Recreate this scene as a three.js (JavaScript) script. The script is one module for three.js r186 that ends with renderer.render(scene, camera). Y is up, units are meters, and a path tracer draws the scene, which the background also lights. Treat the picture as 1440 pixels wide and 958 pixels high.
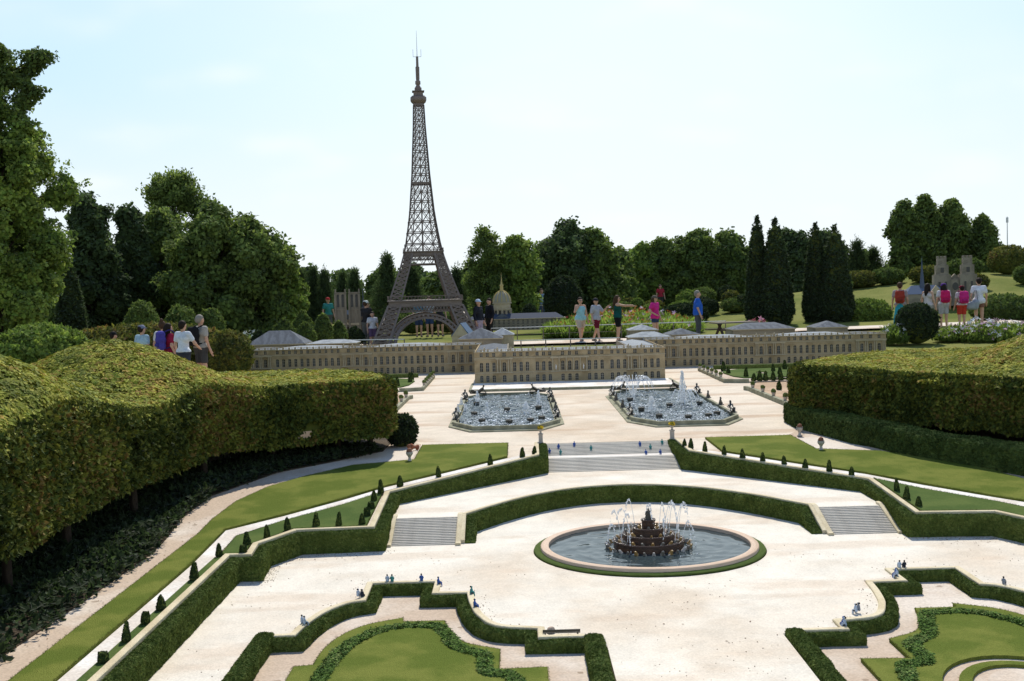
import * as THREE from 'three';
import { mergeGeometries } from 'three/addons/utils/BufferGeometryUtils.js';
import { ImprovedNoise } from 'three/addons/math/ImprovedNoise.js';

// ---------------------------------------------------------------- camera, sky, sun, exposure
const scene = new THREE.Scene();
const camera = new THREE.PerspectiveCamera(32.57, 1440 / 958, 0.1, 1500);
camera.position.set(-1.343, 2.35, 0);
camera.rotation.order = 'YXZ';
camera.rotation.set(-0.04365, 0.003, -0.02738);
const renderer = new THREE.WebGLRenderer({ antialias: true });
renderer.toneMapping = THREE.LinearToneMapping;
renderer.toneMappingExposure = 1.12;
renderer.shadowMap.enabled = true;

const SUN = new THREE.Vector3(0.10, 1.22, -1.0).normalize();
const sun = new THREE.DirectionalLight(new THREE.Color().setRGB(1.0, 0.94, 0.83), 4.6);
sun.position.copy(SUN).multiplyScalar(120).add(new THREE.Vector3(0, 0, -35));
sun.target.position.set(0, 0, -35);
sun.castShadow = true;
sun.shadow.radius = 1.5;
sun.shadow.mapSize.set(4096, 4096);
Object.assign(sun.shadow.camera, { left: -50, right: 50, top: 50, bottom: -50, near: 1, far: 300 });
scene.add(sun, sun.target);


// ---------------------------------------------------------------- random numbers and noise
function rng(seed) { let a = seed >>> 0; return () => { a = (a + 0x6D2B79F5) | 0; let t = Math.imul(a ^ (a >>> 15), 1 | a); t = (t + Math.imul(t ^ (t >>> 7), 61 | t)) ^ t; return ((t ^ (t >>> 14)) >>> 0) / 4294967296; }; }
const perlin = new ImprovedNoise();
const N3 = (x, y, z) => perlin.noise(x + 31.7, y + 11.3, z + 57.1);
const fbm = (x, y, z, o = 4) => { let s = 0, a = 0.5; for (let i = 0; i < o; i++) { s += a * N3(x, y, z); x *= 2.03; y *= 2.03; z *= 2.03; a *= 0.5; } return s; };
const clamp = (v, a = 0, b = 1) => Math.max(a, Math.min(b, v));
const mix = (a, b, t) => a + (b - a) * t;
const smooth = (a, b, v) => { const t = clamp((v - a) / (b - a)); return t * t * (3 - 2 * t); };
const mixc = (a, b, t) => [mix(a[0], b[0], t), mix(a[1], b[1], t), mix(a[2], b[2], t)];

{ // hazy summer sky: pale at the horizon, bluer overhead, thin veils of cloud
  const W = 1024, Hh = 512, data = new Float32Array(W * Hh * 4);
  for (let j = 0; j < Hh; j++) for (let i = 0; i < W; i++) {
    const v = (j + 0.5) / Hh, u = (i + 0.5) / W, el = (v - 0.5) * Math.PI, az = (u - 0.5) * 2 * Math.PI;
    const dx = Math.cos(el) * Math.cos(az), dy = Math.sin(el), dz = Math.cos(el) * Math.sin(az);
    const e = Math.max(dy, 0), k = Math.pow(e, 0.95);
    const q = 1 / (dy + 0.25);
    const veil = smooth(-0.12, 0.42, fbm(dx * q * 1.3, 3.1, dz * q * 1.3, 5)), wisp = smooth(0.05, 0.5, fbm(dx * q * 2.5 + 9, 7.7, dz * q * 5, 5));
    const bank = 0.5 + 0.5 * Math.cos((az + Math.PI / 2 - 0.08) * 5);
    let c = mixc([0.85, 0.905, 0.925], mixc([0.50, 0.74, 0.97], [0.80, 0.93, 1.0], clamp(0.15 + 0.85 * bank)), smooth(0.0, 0.20, e));
    c = mixc(c, [0.045, 0.15, 0.42], smooth(0.18, 0.85, e));
    c = mixc(c, [0.93, 0.955, 0.97], clamp(veil * 0.25 + wisp * 0.55) * (1 - 0.5 * e));
    if (dy < 0) c = mixc([0.85, 0.905, 0.925], [0.3, 0.3, 0.26], clamp((-dy - 0.04) * 4));
    data.set([c[0], c[1], c[2], 1], (j * W + i) * 4);
  }
  const sky = new THREE.DataTexture(data, W, Hh, THREE.RGBAFormat, THREE.FloatType);
  sky.mapping = THREE.EquirectangularReflectionMapping; sky.magFilter = sky.minFilter = THREE.LinearFilter; sky.needsUpdate = true;
  scene.background = sky; scene.environment = sky; 
}

// ---------------------------------------------------------------- naming and object helpers
const taken = {};
function numbered(n) { const k = taken[n] = (taken[n] ?? -1) + 1; return k ? `${n}_${String(k).padStart(3, '0')}` : n; }
function mesh(name, geo, mat, parent) { const m = new THREE.Mesh(geo, mat); m.name = name; m.castShadow = m.receiveShadow = true; parent.add(m); return m; }
function tag(o, label, category, group) { o.userData.label = label; o.userData.category = category; if (group) o.userData.group = group; return o; }
function thing(name, label, category, [x, y, z] = [0, 0, 0], turn = 0, group) { const o = new THREE.Group(); o.name = numbered(name); o.position.set(x, y, z); o.rotation.y = turn; scene.add(o); return tag(o, label, category, group); }
function copyOf(o, label, [x, y, z], turn = 0, s = 1) { const c = o.clone(); c.userData = { ...o.userData, label }; c.name = numbered(o.name.replace(/_\d{3}$/, '')); c.position.set(x, y, z); c.rotation.y = turn; c.scale.setScalar(s); scene.add(c); return c; }
function single(name, geo, mat, label, category, group) { const m = mesh(numbered(name), geo, mat, scene); return tag(m, label, category, group); }
function struct(name, geo, mat) { const m = mesh(numbered(name), geo, mat, scene); m.userData.kind = 'structure'; return m; }
const merge = a => { const b = a.map(g => { const n = g.index ? g.toNonIndexed() : g; for (const k of Object.keys(n.attributes)) if (!['position', 'normal', 'uv'].includes(k)) n.deleteAttribute(k); return n; }); return mergeGeometries(b, false); };
const M4 = new THREE.Matrix4();
function box(w, h, d, x = 0, y = 0, z = 0, ry = 0) { const g = new THREE.BoxGeometry(w, h, d); if (ry) g.rotateY(ry); g.translate(x, y, z); return g; }
function cyl(r0, r1, h, x = 0, y = 0, z = 0, n = 10) { const g = new THREE.CylinderGeometry(r1, r0, h, n); g.translate(x, y + h / 2, z); return g; }
function lathe(pts, n = 20) { return new THREE.LatheGeometry(pts.map(p => new THREE.Vector2(p[0], p[1])), n); }
function bar(a, b, w, t = w) { // square bar from a to b
  const A = new THREE.Vector3(...a), B = new THREE.Vector3(...b), L = A.distanceTo(B); const g = new THREE.BoxGeometry(w, L, t);
  const q = new THREE.Quaternion().setFromUnitVectors(new THREE.Vector3(0, 1, 0), B.clone().sub(A).divideScalar(L)); g.applyQuaternion(q); const c = A.add(B).multiplyScalar(0.5); g.translate(c.x, c.y, c.z); return g;
}
function jitter(geo, amp, freq, seed = 0) { // roughen a surface by real relief
  const p = geo.attributes.position; if (!geo.attributes.normal) geo.computeVertexNormals(); const n = geo.attributes.normal;
  for (let i = 0; i < p.count; i++) { const x = p.getX(i), y = p.getY(i), z = p.getZ(i), d = amp * fbm(x * freq + seed, y * freq, z * freq - seed, 3) * 2; p.setXYZ(i, x + n.getX(i) * d, y + n.getY(i) * d, z + n.getZ(i) * d); }
  geo.computeVertexNormals(); return geo;
}

// ---------------------------------------------------------------- surface textures (grain, stains) computed here
function tileNoise(per, seed) { const R = rng(seed), t = new Float32Array(per * per); for (let i = 0; i < t.length; i++) t[i] = R(); return (u, v) => { const x = u * per, y = v * per, xi = Math.floor(x), yi = Math.floor(y); let fx = x - xi, fy = y - yi; fx = fx * fx * (3 - 2 * fx); fy = fy * fy * (3 - 2 * fy); const g = (a, b) => t[(((b % per) + per) % per) * per + (((a % per) + per) % per)]; return mix(mix(g(xi, yi), g(xi + 1, yi), fx), mix(g(xi, yi + 1), g(xi + 1, yi + 1), fx), fy); }; }
function tileFbm(p0, oct, seed) { const L = []; for (let i = 0; i < oct; i++) L.push(tileNoise(p0 << i, seed + i * 17)); return (u, v) => { let s = 0, a = 0.5, n = 0; for (const f of L) { s += a * f(u, v); n += a; a *= 0.55; } return s / n; }; }
function tex(size, meters, fn, srgb = false) {
  const d = new Uint8Array(size * size * 4);
  for (let j = 0; j < size; j++) for (let i = 0; i < size; i++) { const c = fn(i / size, j / size); for (let k = 0; k < 3; k++) { let v = clamp(c[k]); if (srgb) v = v <= 0.0031308 ? v * 12.92 : 1.055 * Math.pow(v, 1 / 2.4) - 0.055; d[(j * size + i) * 4 + k] = Math.round(v * 255); } d[(j * size + i) * 4 + 3] = 255; }
  const t = new THREE.DataTexture(d, size, size, THREE.RGBAFormat); t.wrapS = t.wrapT = THREE.RepeatWrapping; t.magFilter = THREE.LinearFilter; t.minFilter = THREE.LinearMipmapLinearFilter; t.generateMipmaps = true; t.repeat.set(1 / meters, 1 / meters); if (srgb) t.colorSpace = THREE.SRGBColorSpace; t.needsUpdate = true; return t;
}
const std = (rgb, o = {}) => new THREE.MeshPhysicalMaterial({ color: new THREE.Color().setRGB(...rgb), roughness: 0.85, specularIntensity: (o.roughness ?? 1) < 0.45 ? 1 : 0.25, side: THREE.DoubleSide, ...o });
function grained(size, meters, a, b, p0, seed, o = {}, spot) { // two tones mixed by noise plus fine grain
  const f = tileFbm(p0, 6, seed), g = tileNoise(size / 2, seed + 99), h = tileFbm(p0 * 5, 3, seed + 7);
  const map = tex(size, meters, (u, v) => { let c = mixc(a, b, smooth(0.32, 0.68, f(u, v))); const s = 0.86 + 0.28 * g(u, v); c = c.map(x => x * s); if (spot && h(u, v) > spot[3]) c = mixc(c, spot, 0.6); return c; }, true);
  const bump = tex(size, meters, (u, v) => { const q = 0.5 * f(u, v) + 0.5 * g(u, v); return [q, q, q]; });
  return new THREE.MeshPhysicalMaterial({ map, bumpMap: bump, bumpScale: o.bump ?? 0.004, roughness: o.rough ?? 0.9, specularIntensity: o.rough ? 1 : o.spec ?? 0.25, side: THREE.DoubleSide });
}
const M = {};
{ // pale trodden sand with washed pinkish streaks and leaf litter specks
  const f = tileFbm(3, 6, 5), g = tileNoise(512, 8), st = tileFbm(4, 5, 21), sp = tileNoise(300, 33), c2 = tileFbm(24, 3, 71);
  const fn = (A, B, C, amt) => (u, v) => { let c = mixc(A, B, smooth(0.42, 0.72, f(u, v))); const s2 = smooth(0.54, 0.74, st(u, v * 3)); c = mixc(c, C, amt * s2); const k = 0.86 + 0.22 * g(u, v) + 0.22 * (c2(u, v) - 0.5); c = c.map(x => x * k); if (sp(u, v) > 0.985) c = mixc(c, [0.18, 0.13, 0.09], 0.55); return c; };
  const bm = tex(512, 1.3, (u, v) => { const q = 0.6 * c2(u, v) + 0.4 * g(u, v); return [q, q, q]; }), mk = map => new THREE.MeshPhysicalMaterial({ specularIntensity: 0.3, map, bumpMap: bm, bumpScale: 0.004, roughness: 0.95, side: THREE.DoubleSide });
  M.sand = mk(tex(1024, 4.7, fn([0.69, 0.64, 0.55], [0.60, 0.515, 0.41], [0.54, 0.42, 0.31], 0.4), true));
  M.sandupper = mk(tex(1024, 6.3, fn([0.62, 0.54, 0.435], [0.54, 0.44, 0.33], [0.44, 0.31, 0.21], 0.6), true));
}
M.earth = grained(512, 2.7, [0.46, 0.33, 0.22], [0.36, 0.25, 0.16], 5, 44);
M.path = grained(512, 3.1, [0.60, 0.53, 0.45], [0.46, 0.36, 0.27], 4, 41, {}, [0.2, 0.14, 0.09, 0.8]);
M.white = grained(256, 1.7, [0.70, 0.67, 0.62], [0.60, 0.54, 0.47], 5, 43);
M.lawn = grained(1024, 2.3, [0.095, 0.125, 0.022], [0.15, 0.168, 0.036], 7, 47, { bump: 0.012, spec: 0.05 });
M.turf = grained(512, 1.9, [0.062, 0.098, 0.026], [0.088, 0.122, 0.034], 5, 51, { bump: 0.008, spec: 0.05 });
M.parkgrass = grained(1024, 19, [0.10, 0.125, 0.028], [0.17, 0.175, 0.05], 8, 53, { bump: 0.03, spec: 0.05 });
M.soil = grained(512, 3, [0.05, 0.037, 0.024], [0.09, 0.066, 0.042], 6, 57, { bump: 0.02 });
M.cap = grained(256, 0.9, [0.60, 0.52, 0.36], [0.50, 0.42, 0.27], 4, 61);
M.rim = grained(256, 0.9, [0.60, 0.46, 0.35], [0.50, 0.37, 0.27], 4, 63);
M.step = grained(512, 0.8, [0.62, 0.58, 0.51], [0.47, 0.435, 0.38], 6, 67);
M.basinstone = grained(256, 0.8, [0.32, 0.31, 0.22], [0.22, 0.215, 0.145], 4, 69);
M.facade = grained(512, 1.1, [0.40, 0.31, 0.185], [0.30, 0.225, 0.125], 6, 73);
M.facade2 = grained(512, 1.3, [0.27, 0.235, 0.18], [0.19, 0.165, 0.125], 6, 75);
M.stonelight = grained(256, 0.9, [0.46, 0.39, 0.27], [0.36, 0.295, 0.195], 4, 77);
M.slate = grained(256, 0.5, [0.115, 0.13, 0.15], [0.075, 0.085, 0.10], 6, 79, { spec: 0.35 });
M.lead = grained(256, 0.6, [0.27, 0.295, 0.315], [0.18, 0.20, 0.22], 5, 81, { spec: 0.5 });
M.glass = std([0.03, 0.03, 0.028], { roughness: 0.25 });
M.frame = std([0.42, 0.38, 0.30]);
M.iron = grained(256, 0.7, [0.19, 0.145, 0.12], [0.14, 0.105, 0.088], 6, 83, { rough: 0.6 });
M.bronze = grained(256, 0.12, [0.045, 0.042, 0.035], [0.085, 0.07, 0.045], 5, 85, { rough: 0.4 });
M.wetbrown = grained(256, 0.3, [0.085, 0.04, 0.022], [0.04, 0.022, 0.014], 5, 87, { rough: 0.22 });
M.gold = std([0.75, 0.5, 0.08], { roughness: 0.4, metalness: 0.4 });
M.terracotta = std([0.30, 0.11, 0.06]);
M.lightgrey = std([0.62, 0.62, 0.62]);
M.pedestal = grained(256, 0.3, [0.52, 0.47, 0.42], [0.38, 0.34, 0.30], 4, 89);
M.marble = std([0.72, 0.70, 0.66], { roughness: 0.6 });
M.bark = grained(256, 0.5, [0.075, 0.055, 0.04], [0.04, 0.03, 0.022], 5, 91, { bump: 0.02 });
M.core = std([0.12, 0.14, 0.032], { roughness: 1 });
M.hedgecore = grained(256, 0.25, [0.085, 0.12, 0.028], [0.12, 0.15, 0.038], 8, 93, { bump: 0.012 });
const leafMat = (o = {}) => new THREE.MeshPhysicalMaterial({ color: 0xffffff, roughness: 1, specularIntensity: 0.3, transmission: 0.5, thickness: 0, side: THREE.DoubleSide, ...o });
M.leaf = leafMat(); M.hedgeleaf = leafMat({ roughness: 0.75, specularIntensity: 0.16, transmission: 0.32 }); M.tuft = new THREE.MeshPhysicalMaterial({ color: 0xffffff, roughness: 0.9, specularIntensity: 0.15, side: THREE.DoubleSide });

// ---------------------------------------------------------------- foliage helpers
function bladeGeo(parts) { // leaf shapes: each [x,y,z, yaw, tilt, length, width]
  const pos = [], R = parts; for (const [x, y, z, ya, ti, L, w] of R) {
    const f = new THREE.Vector3(Math.cos(ya) * Math.cos(ti), Math.sin(ti), Math.sin(ya) * Math.cos(ti)), s = new THREE.Vector3(-Math.sin(ya), 0, Math.cos(ya)), n = new THREE.Vector3().crossVectors(s, f);
    const at = (a, b, c) => [x + f.x * a * L + s.x * b * w + n.x * c * L, y + f.y * a * L + s.y * b * w + n.y * c * L, z + f.z * a * L + s.z * b * w + n.z * c * L];
    const p0 = at(0, 0, 0), p1 = at(0.45, 0.5, 0.05), p2 = at(1, 0, -0.06), p3 = at(0.45, -0.5, 0.05); pos.push(...p0, ...p1, ...p2, ...p0, ...p2, ...p3);
  }
  const g = new THREE.BufferGeometry(); g.setAttribute('position', new THREE.Float32BufferAttribute(pos, 3)); g.computeVertexNormals(); return g;
}
const G = {};
G.leaf = bladeGeo([[-0.5, 0, 0, 0, 0, 1, 0.62]]);
{ const R = rng(4); const many = (n, sp, L, w) => Array.from({ length: n }, () => { const a = R() * 6.28; return [(R() - 0.5) * sp, (R() - 0.5) * sp, (R() - 0.5) * sp, a, (R() - 0.35) * 2.2, L * (0.7 + 0.6 * R()), w * (0.7 + 0.6 * R())]; });
  G.sprig = bladeGeo(many(5, 0.5, 0.8, 0.5)); G.clump = bladeGeo(many(12, 1.1, 0.55, 0.4)); G.clump2 = bladeGeo(many(16, 1.3, 0.42, 0.26)); G.needle = bladeGeo(many(12, 0.9, 0.75, 0.14)); }
G.tuft = bladeGeo(Array.from({ length: 5 }, (_, i) => [0, 0, 0, i * 1.2566, 0.45 - 0.2 * (i % 3), 1, 0.5]));
{ const R = rng(14); G.flat = bladeGeo(Array.from({ length: 5 }, (_, i) => [(R() - 0.5) * 0.6, (R() - 0.5) * 0.3, (R() - 0.5) * 0.6, i * 1.2566 + R(), (R() - 0.5) * 0.8, 0.8 * (0.7 + 0.6 * R()), 0.5])); }
G.grass = bladeGeo(Array.from({ length: 6 }, (_, i) => [0.25 * Math.cos(i * 2.4), 0, 0.25 * Math.sin(i * 2.4), i * 1.9, 1.15 - 0.14 * (i % 3), 1, 0.16]));
const _q = new THREE.Quaternion(), _q2 = new THREE.Quaternion(), _v = new THREE.Vector3(), _s = new THREE.Vector3(), _c = new THREE.Color(), _up = new THREE.Vector3(0, 1, 0), _n = new THREE.Vector3();
// a cloud of leaves: pts is a list of [x,y,z,nx,ny,nz]; colours are picked between the given tones
function cloud(name, geo, mat, parent, pts, size, tones, seed, loose = 0.5) {
  const pf = 0.09 / size, R = rng(seed), im = new THREE.InstancedMesh(geo, mat, pts.length); im.name = name; im.userData.kind = 'stuff'; im.castShadow = im.receiveShadow = true;
  for (let i = 0; i < pts.length; i++) {
    const p = pts[i]; _n.set(p[3] + (R() - 0.5) * 2 * loose, p[4] + (R() - 0.5) * 2 * loose, p[5] + (R() - 0.5) * 2 * loose).normalize(); _q.setFromUnitVectors(_up, _n); _q2.setFromAxisAngle(_up, R() * 6.283); _q.multiply(_q2);
    const s = size * (0.55 + 0.9 * R()); M4.compose(_v.set(p[0], p[1], p[2]), _q, _s.set(s, s, s)); im.setMatrixAt(i, M4);
    const pn = fbm(p[0] * pf, p[1] * pf, p[2] * pf, 2), t = tones[clamp(Math.floor((R() * 0.7 + (pn + 0.32) * 0.75 - 0.08) * tones.length), 0, tones.length - 1)], b = (0.7 + 0.6 * R()) * (1 + 0.5 * pn); im.setColorAt(i, _c.setRGB(t[0] * b, t[1] * b, t[2] * b));
  }
  parent.add(im); return im;
}
// points spread over a mesh surface, with the face normals
function scatter(geo, count, seed, keep) {
  const g = geo.index ? geo.toNonIndexed() : geo, p = g.attributes.position, R = rng(seed), cum = []; let tot = 0; const a = new THREE.Vector3(), b = new THREE.Vector3(), c = new THREE.Vector3(), n = new THREE.Vector3();
  for (let i = 0; i < p.count; i += 3) { a.fromBufferAttribute(p, i); b.fromBufferAttribute(p, i + 1).sub(a); c.fromBufferAttribute(p, i + 2).sub(a); tot += n.crossVectors(b, c).length(); cum.push(tot); }
  const out = []; for (let k = 0; k < count; k++) { const r = R() * tot; let lo = 0, hi = cum.length - 1; while (lo < hi) { const m = (lo + hi) >> 1; if (cum[m] < r) lo = m + 1; else hi = m; } const i = lo * 3; let u = R(), v = R(); if (u + v > 1) { u = 1 - u; v = 1 - v; } a.fromBufferAttribute(p, i); b.fromBufferAttribute(p, i + 1).sub(a); c.fromBufferAttribute(p, i + 2).sub(a); n.crossVectors(b, c).normalize(); const q = [a.x + b.x * u + c.x * v, a.y + b.y * u + c.y * v, a.z + b.z * u + c.z * v, n.x, n.y, n.z]; if (!keep || keep(q)) out.push(q); }
  return out;
}
const GREEN = { box: [[0.10, 0.135, 0.030], [0.125, 0.16, 0.038], [0.08, 0.115, 0.025], [0.145, 0.175, 0.046]], yew: [[0.030, 0.052, 0.016], [0.045, 0.070, 0.022], [0.022, 0.040, 0.014]], beech: [[0.065, 0.092, 0.020], [0.095, 0.12, 0.022], [0.14, 0.155, 0.026], [0.18, 0.185, 0.032], [0.23, 0.215, 0.042], [0.20, 0.135, 0.04]], tree: [[0.085, 0.135, 0.030], [0.12, 0.175, 0.038], [0.155, 0.215, 0.046], [0.20, 0.26, 0.06]], bright: [[0.12, 0.19, 0.03], [0.16, 0.24, 0.04], [0.21, 0.29, 0.05], [0.26, 0.33, 0.065]], dark: [[0.05, 0.082, 0.026], [0.07, 0.108, 0.033], [0.09, 0.135, 0.042]], grey: [[0.06, 0.085, 0.045], [0.08, 0.11, 0.055], [0.045, 0.068, 0.035]] };

// ================================================================ THE GROUND AND THE GARDEN LEVELS
const LV = { M: -0.232, L: -0.414, P: -0.50 };                       // middle terrace, lower court, sunken parterres
const tz = z => mix(0, -0.2, clamp((z + 16.3) / 3.9));                // upper terrace falls gently towards the court
function parkY(x, z) { // park ground round the model garden
  const far = smooth(-34, -42, z) * 0.26 + smooth(-42, -62, z) * 0.25, hill = 2.1 * Math.exp(-(((x - 24) / 11) ** 2) - (((z + 66) / 13) ** 2)) + 0.5 * Math.exp(-(((x - 10) / 7) ** 2) - (((z + 62) / 8) ** 2));
  const left = 0.30 * smooth(-6.5, -9, x) * smooth(-4, -12, z) * smooth(-60, -40, z), right = 0.22 * smooth(6.5, 9.5, x) * smooth(-4, -12, z) * smooth(-60, -40, z);
  return mix(tz(z), 0, smooth(-14, -18, z)) * (Math.abs(x) < 7 ? 1 : 0.4) + far * (1 - 0.4 * (left > 0.1)) + left + right + hill;
}
const V2 = (x, z) => new THREE.Vector2(x, z);
function clipZ(poly, zlim, keepLess) { const out = []; for (let i = 0; i < poly.length; i++) { const a = poly[i], b = poly[(i + 1) % poly.length], ia = keepLess ? a[1] <= zlim : a[1] >= zlim, ib = keepLess ? b[1] <= zlim : b[1] >= zlim; if (ia) out.push(a); if (ia !== ib) { const t = (zlim - a[1]) / (b[1] - a[1]); out.push([a[0] + (b[0] - a[0]) * t, zlim]); } } return out; }
// a laid surface with real thickness: polygon in plan (x,z), height yf(x,z); skirt d deep
function slab(poly, yf, d = 0, holes = [], slabs = true) {
  const pos = [], uv = [], put = (x, y, z) => { pos.push(x, y, z); uv.push(x, z); };
  const bands = !slabs || holes.length ? [poly] : [clipZ(poly, -16.3, true), clipZ(clipZ(poly, -16.3, false), -12.4, true), clipZ(poly, -12.4, false)];
  for (const b of bands) { if (b.length < 3) continue; const c = b.map(p => V2(...p)), h = holes.map(q => q.map(p => V2(...p))); if (THREE.ShapeUtils.isClockWise(c)) c.reverse(); const all = c.concat(...h.map(q => { if (!THREE.ShapeUtils.isClockWise(q)) q.reverse(); return q; }));
    for (const t of THREE.ShapeUtils.triangulateShape(c, h)) for (const k of [t[0], t[2], t[1]]) put(all[k].x, yf(all[k].x, all[k].y), all[k].y); }
  if (d) for (const P of [poly, ...holes]) for (let i = 0; i < P.length; i++) { const a = P[i], b = P[(i + 1) % P.length], ya = yf(...a), yb = yf(...b); const L = Math.hypot(b[0] - a[0], b[1] - a[1]); pos.push(a[0], ya, a[1], b[0], yb, b[1], b[0], yb - d, b[1], a[0], ya, a[1], b[0], yb - d, b[1], a[0], ya - d, a[1]); uv.push(0, 0, L, 0, L, d, 0, 0, L, d, 0, d); }
  const g = new THREE.BufferGeometry(); g.setAttribute('position', new THREE.Float32BufferAttribute(pos, 3)); g.setAttribute('uv', new THREE.Float32BufferAttribute(uv, 2)); g.computeVertexNormals(); return g;
}
function curve(pts, n = 10) { return new THREE.CatmullRomCurve3(pts.map(p => new THREE.Vector3(p[0], 0, p[1])), false, 'centripetal').getPoints(n * (pts.length - 1)).map(v => [v.x, v.z]); }
const mirror = P => P.map(([x, z]) => [-x, z]).reverse();
const inside = (poly, x, z) => { let c = false; for (let i = 0, j = poly.length - 1; i < poly.length; j = i++) { const [xi, zi] = poly[i], [xj, zj] = poly[j]; if ((zi > z) !== (zj > z) && x < (xj - xi) * (z - zi) / (zj - zi) + xi) c = !c; } return c; };

// ---- outlines in plan (left half; the right half is their mirror image about the garden's axis)
const capL = [[-1.07, -17.62], [-1.09, -16.30], [-2.97, -14.20], [-2.96, -12.52], [-3.78, -12.47], [-4.07, -11.84], [-4.03, -11.36], [-4.24, -11.36], [-4.22, -3.0]];
const arcHalf = [[-1.99, -13.30], [-1.55, -13.98], [-1.02, -14.58], [-0.5, -14.90], [0, -14.99]];
const arcC = curve([...arcHalf, ...mirror(arcHalf).slice(1)], 8);
const parCap = [[-0.86, -9.10], [-1.21, -9.10], [-1.21, -9.34], ...curve([[-1.21, -9.34], [-1.55, -9.45], [-1.71, -9.77], [-1.79, -10.16], [-1.83, -10.52]], 6).slice(1), [-2.15, -10.53], [-2.15, -10.96], [-2.78, -10.96], [-2.77, -10.35], ...curve([[-2.77, -10.35], [-2.9, -10.28], [-3.05, -10.05], [-3.16, -9.68], [-3.21, -9.33]], 6).slice(1), [-3.37, -9.32]];

{ // ---- park ground, with the model garden left open in the middle
  const X = [], Z = []; for (let x = -160; x <= 160; x += (Math.abs(x) < 36 ? 1 : 8)) X.push(x); for (let z = 12; z >= -230; z -= (z > -90 ? 1 : 8)) Z.push(z);
  const pos = [], uv = []; const hole = (x, z) => x >= -6 && x < 6 && z <= 12 && z > -22;
  const put = (x, z) => { pos.push(x, parkY(x, z) - 0.03 + 0.06 * fbm(x * 0.3, 1, z * 0.3, 3), z); uv.push(x, z); };
  for (let i = 0; i < X.length - 1; i++) for (let j = 0; j < Z.length - 1; j++) { if (hole(X[i], Z[j]) ) continue; const a = X[i], b = X[i + 1], c = Z[j], d = Z[j + 1]; put(a, c); put(b, c); put(b, d); put(a, c); put(b, d); put(a, d); }
  const g = new THREE.BufferGeometry(); g.setAttribute('position', new THREE.Float32BufferAttribute(pos, 3)); g.setAttribute('uv', new THREE.Float32BufferAttribute(uv, 2)); g.computeVertexNormals(); struct('ground', g, M.parkgrass);
}
// upper sand terrace (a U round the sunken court)
const terrace = [[-6.4, -3], [-6.4, -22.6], [-11.5, -22.6], [-11.5, -34.6], [11.5, -34.6], [11.5, -22.6], [6.4, -22.6], [6.4, -3], ...mirror(capL), ...capL];
struct('upper_terrace', slab(terrace, (x, z) => tz(z) + 0.045 * smooth(-22, -33, z), 0.5), M.sandupper);
{ const mid = [[-0.97, -16.32], [-1.09, -16.30], [-2.97, -14.20], [-2.96, -13.22], [-2.0, -13.22], ...arcC, [2.0, -13.22], [2.96, -13.22], [2.97, -14.20], [1.09, -16.30], [0.97, -16.32]];
  struct('middle_terrace', slab(mid, () => LV.M, 0.2, [], false), M.sand); }
const parHole = [...parCap, [-3.52, -9.32], [-3.52, -4.0], [-0.70, -4.0], [-0.70, -9.08]];
{ const court = [[-4.3, -3], [-4.3, -11.4], [-4.1, -11.9], [-3.8, -12.6], [-2.96, -12.6], [-2.96, -13.3], [-1.99, -13.3], ...arcC.slice(1, -1), [1.99, -13.3], [2.96, -13.3], [2.96, -12.6], [3.8, -12.6], [4.1, -11.9], [4.3, -11.4], [4.3, -3]];
  struct('lower_court', slab(court, () => LV.L, 0, [parHole, mirror(parHole)], false), M.sand); }
for (const s of [1, -1]) { const P = s > 0 ? parHole : mirror(parHole); const big = P.map(([x, z]) => [x + Math.sign(x + s * 2.1) * 0.05, z + (z < -7 ? -0.06 : 0.05)]); struct('parterre_path', slab(big, () => LV.P, 0, [], false), M.path); }

// ---- hedges and walls swept along a line: profile points are [offset to the left of travel, height above yb as fraction 0..1, extra height]
function miter(P, d) { return P.map((p, i) => { const a = P[Math.max(0, i - 1)], b = P[Math.min(P.length - 1, i + 1)]; let n1, n2; const nor = (u, v) => { const L = Math.hypot(v[0] - u[0], v[1] - u[1]) || 1; return [(v[1] - u[1]) / L, -(v[0] - u[0]) / L]; }; n1 = i ? nor(a, p) : nor(p, b); n2 = i < P.length - 1 ? nor(p, b) : n1; let nx = n1[0] + n2[0], nz = n1[1] + n2[1]; const k = Math.max(0.35, (1 + n1[0] * n2[0] + n1[1] * n2[1]) / 2); const L = 2 * k; return [p[0] + nx / L * d, p[1] + nz / L * d]; }); }
function resample(P, step) { const out = []; for (let i = 0; i < P.length - 1; i++) { const a = P[i], b = P[i + 1], n = Math.max(1, Math.ceil(Math.hypot(b[0] - a[0], b[1] - a[1]) / step)); for (let k = 0; k < n; k++) out.push([a[0] + (b[0] - a[0]) * k / n, a[1] + (b[1] - a[1]) * k / n, i + k / n]); } out.push([...P[P.length - 1], P.length - 1]); return out; }
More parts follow.
